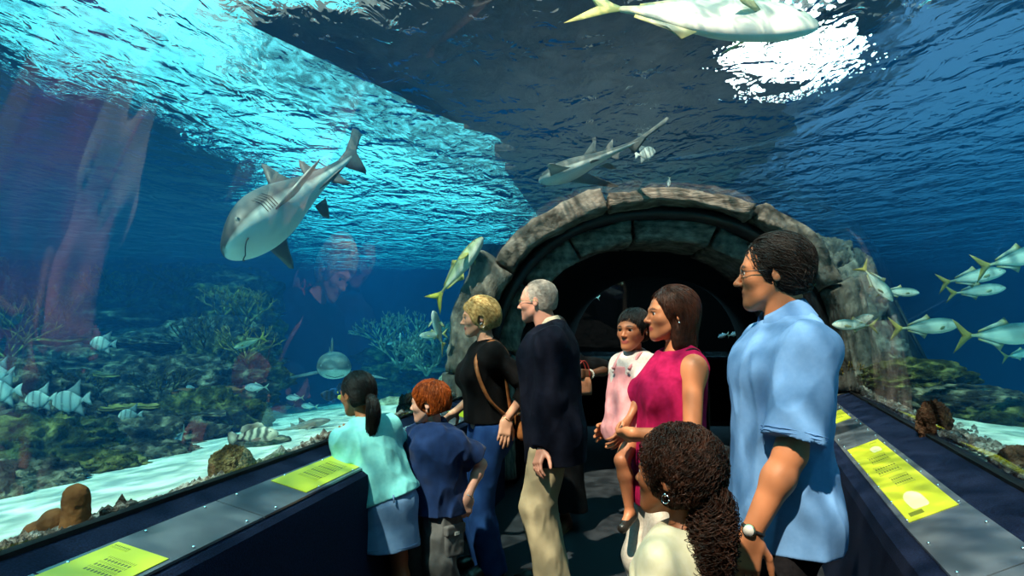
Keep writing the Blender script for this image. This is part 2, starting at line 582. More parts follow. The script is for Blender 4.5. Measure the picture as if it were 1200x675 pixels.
setp(mb.build('wall_recess', M_PITCH), 'dark lining of the small tank behind the passage window', kind='structure')
setp(MB().hexa([(x0, YE + .03, z0), (x1, YE + .03, z0), (x1, YE + .05, z0), (x0, YE + .05, z0), (x0, YE - .17, z1), (x1, YE - .17, z1), (x1, YE - .15, z1), (x0, YE - .15, z1)]).build('window_1', M_ACRYLIC), 'dark viewing window at the end of the passage', kind='structure')
setp(MB().box(((x0 + x1) / 2, YE - .12, z0 - .0), (x1 - x0, .18, .05)).build('trim_2', M_COVER), 'pale sill under the passage window', kind='structure')
li = bpy.data.objects.new('passage_lamp', bpy.data.lights.new('passage_lamp', 'AREA')); COL.objects.link(li)  # added fill light for the fish behind the window
li.data.shape = 'RECTANGLE'; li.data.size = 3.0; li.data.size_y = .3; li.data.energy = 90; li.data.color = (.35, .85, 1)
li.location = (2.6, YE + .45, z1 + .33)
# ------------------------------------------------------------------ the tank: walls, bed, water
TX0, TX1, TY0, TY1 = -16.0, 15.0, -4.0, 20.0
M_TANK = mat_noise('blue painted tank wall', srgb('#06264f'), srgb('#0a3060'), scale=1.5, rough=0.8, bump=0.1, spec=0.1)


def tank_wall(name, c, d, label):
    setp(MB().box(c, d).build(name, M_TANK), label, kind='structure')


tank_wall('wall_far', ((TX0 + TX1) / 2, TY1 + .15, 1.2), (TX1 - TX0, .3, 5), 'blue painted far wall of the tank')
tank_wall('wall_left', (TX0 - .15, (TY0 + TY1) / 2, 1.2), (.3, TY1 - TY0, 5), 'blue painted left wall of the tank')
tank_wall('wall_right', (TX1 + .15, (TY0 + TY1) / 2, 1.2), (.3, TY1 - TY0, 5), 'blue painted right wall of the tank')


def bed_z(x, y):
    """height of the sand outside the tunnel"""
    dl = left_x(y) - x
    dr = x - right_x(y)
    left = 0.84 - 0.10 * np.clip(dl, 0, 2.2) - 0.12 * np.clip(dl - 2.2, 0, 9)
    right = 0.90 - 0.05 * np.clip(dr, 0, 1.2) - 0.16 * np.clip(dr - 1.2, 0, 9)
    z = np.where(x < 0.5, left, right)
    z = z - 0.06 * np.clip(y - 7.0, 0, 13)
    return z


def grid_patch(x0, x1, y0, y1, nx, ny, zf, name, mat, skirt=0.4):
    xs = np.linspace(0, 1, nx); ys = np.linspace(y0, y1, ny)
    v = []
    for y in ys:
        a = x0(y) if callable(x0) else x0; b = x1(y) if callable(x1) else x1
        for s in xs:
            x = a + (b - a) * s
            v.append((x, y, float(zf(x, y))))
    f = []
    for i in range(ny - 1):
        for k in range(nx - 1):
            f.append((i * nx + k, i * nx + k + 1, (i + 1) * nx + k + 1, (i + 1) * nx + k))
    return v, f


M_SAND = mat_noise('white aragonite sand', srgb('#cfd6c8'), srgb('#f2f3ea'), scale=3, rough=0.95, bump=0.5, bscale=9, spec=0.1, bdist=0.03)


def sandz(x, y):
    return bed_z(x, y) + 0.03 * float(perlin(x * .8, y * .8, 1.0)) + 0.012 * float(perlin(x * 3.1, y * 3.1, 4.0))


def sand_obj(x0, x1, y0, y1, nx, ny, label):
    v, f = grid_patch(x0, x1, y0, y1, nx, ny, sandz, 'sand', M_SAND)
    o = meshobj('sand_bed', v, f, M_SAND)
    sm = o.modifiers.new('depth', 'SOLIDIFY'); sm.thickness = 0.5; sm.offset = -1
    setp(o, label, 'sand', kind='stuff')


def pxl(y):
    return float(left_x(min(y, 7.2))) - 0.01 if y < 6.6 else 1.37 + (y - ARCHY) * .20 - 1.62


def pxr(y):
    return float(right_x(min(y, 7.6))) + 0.01 if y < 6.6 else 1.37 + (y - ARCHY) * .20 + 1.66


sand_obj(TX0, pxl, TY0 + .05, 12.4, 60, 70, 'white sand on the tank bed outside the left glass')
sand_obj(pxr, TX1, TY0 + .05, 12.4, 60, 70, 'white sand on the tank bed outside the right glass')
sand_obj(TX0, TX1, 12.35, TY1, 60, 24, 'pale sand at the far end of the tank')


# ------------------------------------------------------------------ water
def make_water():
    m, nt, N, L = newmat('sea water')
    N.remove(N['Principled BSDF'])
    out = N['Material Output']
    tr = N.new('ShaderNodeBsdfTransparent')
    L.new(tr.outputs[0], out.inputs['Surface'])
    ab = N.new('ShaderNodeVolumeAbsorption'); ab.inputs['Color'].default_value = (0.0, 0.70, 0.82, 1); ab.inputs['Density'].default_value = WATER_ABS
    sc = N.new('ShaderNodeVolumeScatter'); sc.inputs['Color'].default_value = (0.05, 0.38, 1.0, 1); sc.inputs['Density'].default_value = WATER_SCAT
    sc.inputs['Anisotropy'].default_value = 0.2
    ad = N.new('ShaderNodeAddShader'); L.new(ab.outputs[0], ad.inputs[0]); L.new(sc.outputs[0], ad.inputs[1])
    L.new(ad.outputs[0], out.inputs['Volume'])
    return m


WATER_ABS, WATER_SCAT = 0.32, 0.028
M_WATER = make_water()

# closed body: tank box with the tunnel bore left out (the bore runs through both ends)
ysb = np.linspace(TY0 + 0.02, TY1 - 0.02, 60)


def bore(y, t):
    yy = min(max(y, -3), ARCHY)
    w_ = min(max((y - 10.8) / .6, 0), 1)
    p = vault_pt(yy, t, 0.02 + 1.6 * w_); p.y = y; p.z = min(p.z, SURF - .06)
    if y > ARCHY: p.x += (y - ARCHY) * 0.20
    return p


v = []; f = []
e = 0.02
for y in ysb:
    ring = [bore(float(y), k / NT) for k in range(NT + 1)]
    ring = [Vector((ring[0].x, y, -1.3))] + ring + [Vector((ring[-1].x, y, -1.3))]
    ring += [Vector((TX1 - e, y, -1.3)), Vector((TX1 - e, y, SURF - .01)), Vector((TX0 + e, y, SURF - .01)), Vector((TX0 + e, y, -1.3))]
    v += ring
n = NT + 7
for i in range(len(ysb) - 1):
    for k in range(n):
        f.append((i * n + k, i * n + (k + 1) % n, (i + 1) * n + (k + 1) % n, (i + 1) * n + k))
f.append(tuple(range(n - 1, -1, -1)))
f.append(tuple((len(ysb) - 1) * n + k for k in range(n)))
bm = bmesh.new()
bvs = [bm.verts.new(p) for p in v]
for q in f: bm.faces.new([bvs[i] for i in q])
bmesh.ops.recalc_face_normals(bm, faces=bm.faces)
me = bpy.data.meshes.new('water'); bm.to_mesh(me); bm.free()
me.materials.append(M_WATER)
water = bpy.data.objects.new('water', me); COL.objects.link(water)
setp(water, 'blue sea water filling the tank all around the tunnel', 'water', kind='stuff')


def make_surface():
    m, nt, N, L = newmat('rippled water surface')
    N.remove(N['Principled BSDF'])
    out = N['Material Output']
    tc = N.new('ShaderNodeTexCoord')

    def wave(scale, stretch, detail, dist, rot):
        mp = N.new('ShaderNodeMapping'); mp.inputs['Scale'].default_value = stretch; mp.inputs['Rotation'].default_value = (0, 0, rot)
        L.new(tc.outputs['Object'], mp.inputs[0])
        n = N.new('ShaderNodeTexNoise'); n.inputs['Scale'].default_value = scale; n.inputs['Detail'].default_value = detail; n.inputs['Distortion'].default_value = dist
        L.new(mp.outputs[0], n.inputs['Vector'])
        return n.outputs[0]
    a = wave(1.6, (1.0, .8, 1), 3, .6, .4)
    b = wave(5.0, (1.3, .6, 1), 3, 1.0, -.5)
    ma = N.new('ShaderNodeMath'); ma.operation = 'MULTIPLY_ADD'; ma.inputs[1].default_value = 0.34
    L.new(b, ma.inputs[0]); L.new(a, ma.inputs[2])
    bp = N.new('ShaderNodeBump'); bp.inputs['Strength'].default_value = 1.0; bp.inputs['Distance'].default_value = SURF_BUMP
    L.new(ma.outputs[0], bp.inputs['Height'])
    geo = N.new('ShaderNodeNewGeometry')
    mr = N.new('ShaderNodeMapRange'); mr.inputs['To Min'].default_value = 1 / SURF_IOR; mr.inputs['To Max'].default_value = SURF_IOR
    # seen from below the sheet's normal points up, so the ray always meets its back
    fr = N.new('ShaderNodeFresnel'); fr.inputs['IOR'].default_value = SURF_IOR
    L.new(bp.outputs[0], fr.inputs['Normal'])
    gl = N.new('ShaderNodeBsdfGlossy'); gl.inputs['Roughness'].default_value = 0.03
    L.new(bp.outputs[0], gl.inputs['Normal'])
    rf = N.new('ShaderNodeBsdfRefraction'); rf.inputs['IOR'].default_value = SURF_RI; rf.inputs['Roughness'].default_value = 0.0
    L.new(bp.outputs[0], rf.inputs['Normal'])
    tr = N.new('ShaderNodeBsdfTransparent')
    m1 = N.new('ShaderNodeMixShader')
    fa = wave(8.5, (1.2, .6, 1), 2, 1.2, .2)
    fm = ramp(N, [(SURF_F0, (.42, .42, .42)), (SURF_F1, (.84, .84, .84))]); L.new(fa, fm.inputs[0]); L.new(fm.outputs[0], m1.inputs[0])  # noise mask on transmission imitates sun dapples and glints
    L.new(tr.outputs[0], m1.inputs[1]); L.new(rf.outputs[0], m1.inputs[2])
    mx = N.new('ShaderNodeMixShader')
    L.new(fr.outputs[0], mx.inputs[0]); L.new(m1.outputs[0], mx.inputs[1]); L.new(gl.outputs[0], mx.inputs[2])
    L.new(mx.outputs[0], out.inputs['Surface'])
    return m


SURF_BUMP, SURF_IOR, SURF_RI, SURF_F0, SURF_F1 = 0.13, 1.018, 0.94, .36, .60
M_SURF = make_surface()
nx, ny = 156, 121
xs = np.linspace(TX0 + .01, TX1 - .01, nx); yv = np.linspace(TY0 + .01, TY1 - .01, ny)
X, Y = np.meshgrid(xs, yv)
Z = SURF + 0.035 * perlin(X * .55, Y * .55, 3.3) + 0.012 * perlin(X * 1.6, Y * 1.3, 8.1)
V = np.stack([X, Y, Z], -1).reshape(-1, 3)
I = np.arange(nx * ny).reshape(ny, nx)
F = np.stack([I[:-1, :-1], I[:-1, 1:], I[1:, 1:], I[1:, :-1]], -1).reshape(-1, 4)
ws = meshobj('water_surface', V.astype(np.float32), F, M_SURF, water, True)
ws['label'] = 'rippled surface of the water seen from below'

# unseen panels added above the tank; the open gap shapes the bright water band
M_ADDED_DARK = mat_noise('added dark grey', srgb('#3a3d40'), srgb('#565a5c'), scale=2, rough=0.8, bump=0.1)


def roof(name, pts, z, label):
    n = len(pts)
    v = [(x, y, z) for x, y in pts] + [(x, y, z + .2) for x, y in pts]
    f = [tuple(range(n - 1, -1, -1)), tuple(range(n, 2 * n))] + [(k, (k + 1) % n, n + (k + 1) % n, n + k) for k in range(n)]
    setp(meshobj(name, v, f, M_ADDED_DARK, None, False), label, kind='structure')


def ragged(a, b, n, amp, seed):
    rr = random.Random(seed)
    n *= 6
    ph = [rr.uniform(0, 6.28) for _ in range(6)]
    w = lambda t, q: math.sin(t * 9 + ph[q]) * .5 + math.sin(t * 23 + ph[q + 1]) * .35 + math.sin(t * 57 + ph[q + 2]) * .22
    return [(a[0] + (b[0] - a[0]) * k / n + amp * 1.3 * w(k / n, 0), a[1] + (b[1] - a[1]) * k / n + amp * .8 * w(k / n, 3)) for k in range(n + 1)]



roof('shade_panel_hall', [(-4.2, 8.6), (.5, 7.6), (4.5, 7.6)] + ragged((4.9, 9.2), (6.6, 18.8), 8, .4, 8) + [(13, 60), (6.5, 60)] + ragged((0.4, 19), (-1.9, 12.4), 8, .5, 5) + ragged((-2.1, 12), (-4.0, 8.9), 6, .5, 6), 6.0, 'unseen dark panel added above the tank to darken the overhead water')
roof('shade_panel_left', [(-40, 5)] + ragged((-7.0, 7.0), (-5.5, 12), 9, .5, 1) + ragged((-5.4, 12.6), (-7.2, 20), 9, .6, 2) + [(-14, 60), (-40, 60)], 6.0, 'unseen dark panel added above the left side of the tank to bound the bright band')

roof('shade_panel_back', [(-40, -60), (40, -60), (40, -2.5), (-40, -2.5)], 6.0, 'unseen dark panel added behind the viewer to block sky light')  # added to keep sky light off the tunnel from behind
roof('shade_panel_right', [(4.6, -2.5), (40, -2.5), (40, 7.6), (4.6, 7.6)], 6.0, 'unseen dark panel added above the right side of the tank to block sky light')  # added to limit the sky light from the right

mf, nt, N, L = newmat('translucent tint panel')  # added panel passing dim sky light, brightens the water on the right
N.remove(N['Principled BSDF'])
tl = N.new('ShaderNodeBsdfTranslucent'); tl.inputs[0].default_value = (.018, .042, .09, 1)
L.new(tl.outputs[0], N['Material Output'].inputs['Surface'])
rg = [(3.2, 7.7), (30, 7.7), (40, 60), (9, 60), (5.0, 18.8), (3.6, 9.2)]
n = len(rg)
setp(meshobj('tint_panel_right', [(x, y, 6.26) for x, y in rg], [tuple(range(n))], mf, None, False), 'unseen translucent panel added above the right side of the tank to tint the water blue', kind='structure')
up = bpy.data.objects.new('hall_uplight', bpy.data.lights.new('hall_uplight', 'AREA')); COL.objects.link(up)  # added fill light that lifts the underside of the dark panels
up.data.shape = 'RECTANGLE'; up.data.size = 5; up.data.size_y = 9; up.data.energy = 170; up.data.color = (1, .93, .85)
up.location = (2.2, 14.5, 3.9); up.rotation_euler = (PI, 0, 0)
roof('shade_panel_corner', [(-40, -2.5), (-7.4, -2.5), (-7.4, 4.2), (-7.0, 6.9), (-40, 5.0)], 6.02, 'unseen dark panel added above the near left corner of the tank to cut sky light')  # added to reduce ambient sky light near the left corner

# ------------------------------------------------------------------ light
sun = bpy.data.objects.new('sun', bpy.data.lights.new('sun', 'SUN'))
COL.objects.link(sun)
sun.data.energy = 22.0
sun.data.angle = R(1.0)
sun.data.color = (1.0, 0.74, 0.54)
sun.rotation_euler = Vector((0.42, 0.62, -1.0)).to_track_quat('-Z', 'Y').to_euler()

W = bpy.data.worlds.new('World'); SC.world = W
W.use_nodes = True
N = W.node_tree.nodes; L = W.node_tree.links
bg = N['Background']
bg.inputs[0].default_value = (0.24, 0.93, 0.98, 1)
bg.inputs[1].default_value = 1.95

# unseen lamp added above the water to put glints on the ripples
lp = at(925, -8, 8.8)
lamp = empty('added_glint_lamp', lp, 0, 'round lamp added above the water on the right to put glints on the ripples', 'lamp')
n = 28
mb = MB().tube([(0, 0, .42), (0, 0, .34), (0, 0, .04), (0, 0, .0)], [.3, .6, .86, .88], n)
mb.build('housing', M_ADDED_DARK, lamp, True)
ml, nt, N, L = newmat('floodlight lens')
N.remove(N['Principled BSDF'])
em = N.new('ShaderNodeEmission'); em.inputs['Strength'].default_value = 70; em.inputs['Color'].default_value = (1, .93, .82, 1)
L.new(em.outputs[0], N['Material Output'].inputs['Surface'])
for rr_, nn_ in ((0, 1), (.19, 6), (.38, 12), (.57, 17), (.75, 22)):
    for k in range(nn_):
        a = 2 * PI * k / nn_ + rr_
        MB().ball((0, 0, 0), (.042, .042, .03), 10, 6).build('bulb', ml, lamp, True, loc=(rr_ * math.cos(a), rr_ * math.sin(a), -.02))
MB().tube([(0, 0, .4), (0, 0, 6.1 - lp.z)], .03, 8).build('drop_rod', M_ADDED_DARK, lamp, True)
# ------------------------------------------------------------------ solid modelling on a distance field
class Prim:
    """One primitive of a distance field: fn(x, y, z) -> distance, with its bounds and blend radius."""
    __slots__ = ('fn', 'lo', 'hi', 'k', 'op')

    def __init__(s, fn, lo, hi, k=0.015, op='u'):
        s.fn, s.lo, s.hi, s.k, s.op = fn, np.array(lo, float), np.array(hi, float), k, op


def cone(a, b, ra, rb, k=0.015, flat=None, op='u', cut=False, cuta=False, infl=0.0):
    """Tapered capsule a-b. flat = (axis, factor) squeezes its section along that axis. cut ends it square at b."""
    a = np.array(a, float); b = np.array(b, float)
    ra += infl; rb += infl
    ab = b - a; L2 = float(ab @ ab) + 1e-12; Ln = math.sqrt(L2); dr = ab / Ln
    if flat is not None:
        n = np.array(flat[0], float); n /= np.linalg.norm(n); ff = flat[1]

    def fn(x, y, z):
        px, py, pz = x - a[0], y - a[1], z - a[2]
        t = (px * ab[0] + py * ab[1] + pz * ab[2]) / L2
        tc = np.clip(t, 0, 1)
        qx = px - tc * ab[0]; qy = py - tc * ab[1]; qz = pz - tc * ab[2]
        if flat is not None:
            dn = (qx * n[0] + qy * n[1] + qz * n[2]) * (1 / ff - 1)
            qx = qx + dn * n[0]; qy = qy + dn * n[1]; qz = qz + dn * n[2]
        d = np.sqrt(qx * qx + qy * qy + qz * qz) - (ra + (rb - ra) * tc)
        if flat is not None: d = d * min(1.0, ff ** .5)
        if cut: d = np.maximum(d, (t - 1) * Ln)
        if cuta: d = np.maximum(d, -t * Ln)
        return d
    m = max(ra, rb) * (max(1, flat[1]) if flat else 1)
    return Prim(fn, np.minimum(a, b) - m, np.maximum(a, b) + m, k, op)


def ell(c, r, M=None, k=0.02, op='u', infl=0.0):
    c = np.array(c, float); r = np.array(r, float) + infl
    Mi = np.identity(3) if M is None else np.array(M, float).T

    def fn(x, y, z):
        px, py, pz = x - c[0], y - c[1], z - c[2]
        if M is not None:
            px, py, pz = (Mi[0, 0] * px + Mi[0, 1] * py + Mi[0, 2] * pz, Mi[1, 0] * px + Mi[1, 1] * py + Mi[1, 2] * pz, Mi[2, 0] * px + Mi[2, 1] * py + Mi[2, 2] * pz)
        ax, ay, az = px / r[0], py / r[1], pz / r[2]
        k0 = np.sqrt(ax * ax + ay * ay + az * az)
        k1 = np.sqrt((ax / r[0]) ** 2 + (ay / r[1]) ** 2 + (az / r[2]) ** 2) + 1e-9
        return k0 * (k0 - 1) / k1
    m = float(r.max())
    return Prim(fn, c - m, c + m, k, op)


def frustum(a, b, ra, rb, fl=(0, 1, 0), fac=0.7, k=0.015, pleat=0, amp=0.0):
    """Skirt-like cut cone from a to b with an oval section; pleat ripples its wall."""
    a = np.array(a, float); b = np.array(b, float); ab = b - a; Ln = float(np.linalg.norm(ab)); d_ = ab / Ln
    n = np.array(fl, float); n -= d_ * (n @ d_); n /= np.linalg.norm(n); s = np.cross(d_, n)

    def fn(x, y, z):
        px, py, pz = x - a[0], y - a[1], z - a[2]
        t = px * d_[0] + py * d_[1] + pz * d_[2]
        u = (px * n[0] + py * n[1] + pz * n[2]) / fac; w = px * s[0] + py * s[1] + pz * s[2]
        tt = np.clip(t / Ln, 0, 1)
        rr = ra + (rb - ra) * tt
        if pleat: rr = rr + amp * tt * np.sin(np.arctan2(u, w) * pleat + 2 * tt)
        d = (np.sqrt(u * u + w * w) - rr) * min(1, fac + .1)
        return np.maximum(np.maximum(d, t - Ln), -t)
    m = max(ra, rb) + amp
    return Prim(fn, np.minimum(a, b) - m, np.maximum(a, b) + m, k)


def rbox(c, h, M=None, r=0.01, k=0.01, op='u'):
    c = np.array(c, float); h = np.array(h, float)
    Mi = np.identity(3) if M is None else np.array(M, float).T

    def fn(x, y, z):
        px, py, pz = x - c[0], y - c[1], z - c[2]
        px, py, pz = (Mi[0, 0] * px + Mi[0, 1] * py + Mi[0, 2] * pz, Mi[1, 0] * px + Mi[1, 1] * py + Mi[1, 2] * pz, Mi[2, 0] * px + Mi[2, 1] * py + Mi[2, 2] * pz)
        qx, qy, qz = np.abs(px) - h[0] + r, np.abs(py) - h[1] + r, np.abs(pz) - h[2] + r
        o = np.sqrt(np.maximum(qx, 0) ** 2 + np.maximum(qy, 0) ** 2 + np.maximum(qz, 0) ** 2)
        return o + np.minimum(np.maximum(qx, np.maximum(qy, qz)), 0) - r
    m = float(np.linalg.norm(h))
    return Prim(fn, c - m, c + m, k, op)


def plane_cut(pt, n, k=0.004, lo=None, hi=None):
    """removes everything on the side the normal n points to"""
    pt = np.array(pt, float); n = np.array(n, float); n /= np.linalg.norm(n)
    fn = lambda x, y, z: -((x - pt[0]) * n[0] + (y - pt[1]) * n[1] + (z - pt[2]) * n[2])
    return Prim(fn, [-9, -9, -9] if lo is None else lo, [9, 9, 9] if hi is None else hi, k, 's')


def smin(a, b, k):
    if k <= 0: return np.minimum(a, b)
    h = np.maximum(k - np.abs(a - b), 0) / k
    return np.minimum(a, b) - h * h * k * 0.25


def bounds(prims, pad=0.02):
    lo = np.min([p.lo for p in prims if p.op == 'u'], 0) - pad
    hi = np.max([p.hi for p in prims if p.op == 'u'], 0) + pad
    return lo, hi


def field(prims, lo, hi, vs, pad=0.05):
    n = np.ceil((hi - lo) / vs).astype(int) + 1
    ax = [(lo[i] + np.arange(n[i]) * vs).astype(np.float32) for i in range(3)]
    d = np.full(tuple(n), 1.0, np.float32)
    for p in prims:
        i0 = np.maximum(np.floor((p.lo - pad - p.k - lo) / vs).astype(int), 0)
        i1 = np.minimum(np.ceil((p.hi + pad + p.k - lo) / vs).astype(int) + 1, n)
        if (i1 <= i0).any(): continue
        sl = tuple(slice(i0[i], i1[i]) for i in range(3))
        x = ax[0][sl[0]][:, None, None]; y = ax[1][sl[1]][None, :, None]; z = ax[2][sl[2]][None, None, :]
        v = p.fn(x, y, z)
        b = d[sl]
        if p.op == 'u': d[sl] = smin(b, v, p.k)
        elif p.op == 's': d[sl] = -smin(-b, v, p.k)
        elif p.op == 'i': d[sl] = -smin(-b, -v, p.k)
    return d, ax


def at_points(prims, P):
    x, y, z = P[:, 0], P[:, 1], P[:, 2]
    d = np.full(len(P), 1.0)
    for p in prims:
        v = p.fn(x, y, z)
        d = smin(d, v, p.k) if p.op == 'u' else -smin(-d, v, p.k)
    return d


def grad_points(prims, P, h=0.002):
    g = np.zeros_like(P)
    for i in range(3):
        e = np.zeros(3); e[i] = h
        g[:, i] = at_points(prims, P + e) - at_points(prims, P - e)
    return g / (np.linalg.norm(g, axis=1)[:, None] + 1e-9)


def surface_nets(d, lo, vs):
    s = d < 0
    n = s.shape
    c = [s[i:n[0] - 1 + i, j:n[1] - 1 + j, k:n[2] - 1 + k] for i in (0, 1) for j in (0, 1) for k in (0, 1)]
    anyc = c[0].copy(); allc = c[0].copy()
    for q in c[1:]:
        anyc |= q; allc &= q
    mix = anyc & ~allc
    idx = np.argwhere(mix)
    num = np.full(mix.shape, -1, np.int32); num[mix] = np.arange(len(idx))
    off = [(i, j, k) for i in (0, 1) for j in (0, 1) for k in (0, 1)]
    val = np.stack([d[idx[:, 0] + o[0], idx[:, 1] + o[1], idx[:, 2] + o[2]] for o in off], 1)
    acc = np.zeros((len(idx), 3)); cnt = np.zeros(len(idx))
    for a in range(8):
        for b in range(a + 1, 8):
            df = np.array(off[b]) - np.array(off[a])
            if np.abs(df).sum() != 1: continue
            va, vb = val[:, a], val[:, b]
            m = (va < 0) != (vb < 0)
            t = np.where(m, va / np.where(m, va - vb, 1), 0)
            acc += np.where(m[:, None], np.array(off[a]) + t[:, None] * df, 0)
            cnt += m
    V = (idx + acc / cnt[:, None]) * vs + lo
    F = []
    for axis in range(3):
        s0 = [slice(None)] * 3; s1 = [slice(None)] * 3
        s0[axis] = slice(0, n[axis] - 1); s1[axis] = slice(1, n[axis])
        A = s[tuple(s0)]; B = s[tuple(s1)]
        for flip, E in ((False, A & ~B), (True, B & ~A)):
            e = np.argwhere(E)
            o1, o2 = [(1, 2), (2, 0), (0, 1)][axis]
            ok = (e[:, o1] > 0) & (e[:, o2] > 0) & (e[:, o1] < n[o1] - 1) & (e[:, o2] < n[o2] - 1)
            e = e[ok]
            q = []
            for da, db in ((-1, -1), (0, -1), (0, 0), (-1, 0)):
                f = e.copy(); f[:, o1] += da; f[:, o2] += db
                q.append(num[f[:, 0], f[:, 1], f[:, 2]])
            q = np.stack(q, 1)
            F.append(q[:, ::-1] if flip else q)
    F = np.concatenate(F)
    return V.astype(np.float32), F


def solid(name, prims, vs=0.005, mat=None, parent=None, disp=None, colfn=None, pad=0.03, smooth_it=1):
    lo, hi = bounds(prims, pad)
    cuts = [p for p in prims if p.op == 's' and p.lo[0] < -8] if disp is not None else []
    d, ax = field([p for p in prims if p not in cuts], lo, hi, vs)
    if disp is not None:
        band = np.abs(d) < 0.05
        ii = np.argwhere(band)
        P = np.stack([ax[0][ii[:, 0]], ax[1][ii[:, 1]], ax[2][ii[:, 2]]], 1)
        d[band] += disp(P).astype(np.float32)
        for p in cuts:
            d = -smin(-d, np.broadcast_to(p.fn(ax[0][:, None, None], ax[1][None, :, None], ax[2][None, None, :]), d.shape), p.k)
    d[0], d[-1] = 1, 1; d[:, 0], d[:, -1] = 1, 1; d[:, :, 0], d[:, :, -1] = 1, 1
    V, F = surface_nets(d, lo, vs)
    for _ in range(smooth_it):      # light relaxation of voxel steps
        acc = np.zeros_like(V); cnt = np.zeros(len(V), np.float32)
        for a, b in ((0, 1), (1, 2), (2, 3), (3, 0)):
            np.add.at(acc, F[:, a], V[F[:, b]]); np.add.at(acc, F[:, b], V[F[:, a]])
            np.add.at(cnt, F[:, a], 1); np.add.at(cnt, F[:, b], 1)
        V = (V * .5 + .5 * acc / np.maximum(cnt, 1)[:, None]).astype(np.float32)
    cols = colfn(V) if colfn else None
    return meshobj(name, V, F, mat, parent, True, cols)


# ------------------------------------------------------------------ skeleton
def Rz(a): return np.array(Matrix.Rotation(R(a), 3, 'Z'))
def Rx(a): return np.array(Matrix.Rotation(R(a), 3, 'X'))
def Ry(a): return np.array(Matrix.Rotation(R(a), 3, 'Y'))


def ik(a, t, l1, l2, pole):
    a = np.array(a, float); t = np.array(t, float); v = t - a; d = np.linalg.norm(v)
    d2 = min(d, (l1 + l2) * 0.998); u = v / d
    p = np.array(pole, float); p = p - u * (p @ u); p /= np.linalg.norm(p) + 1e-9
    x = (l1 * l1 - l2 * l2 + d2 * d2) / (2 * d2); h = math.sqrt(max(l1 * l1 - x * x, 0))
    return a + u * x + p * h, a + u * d2


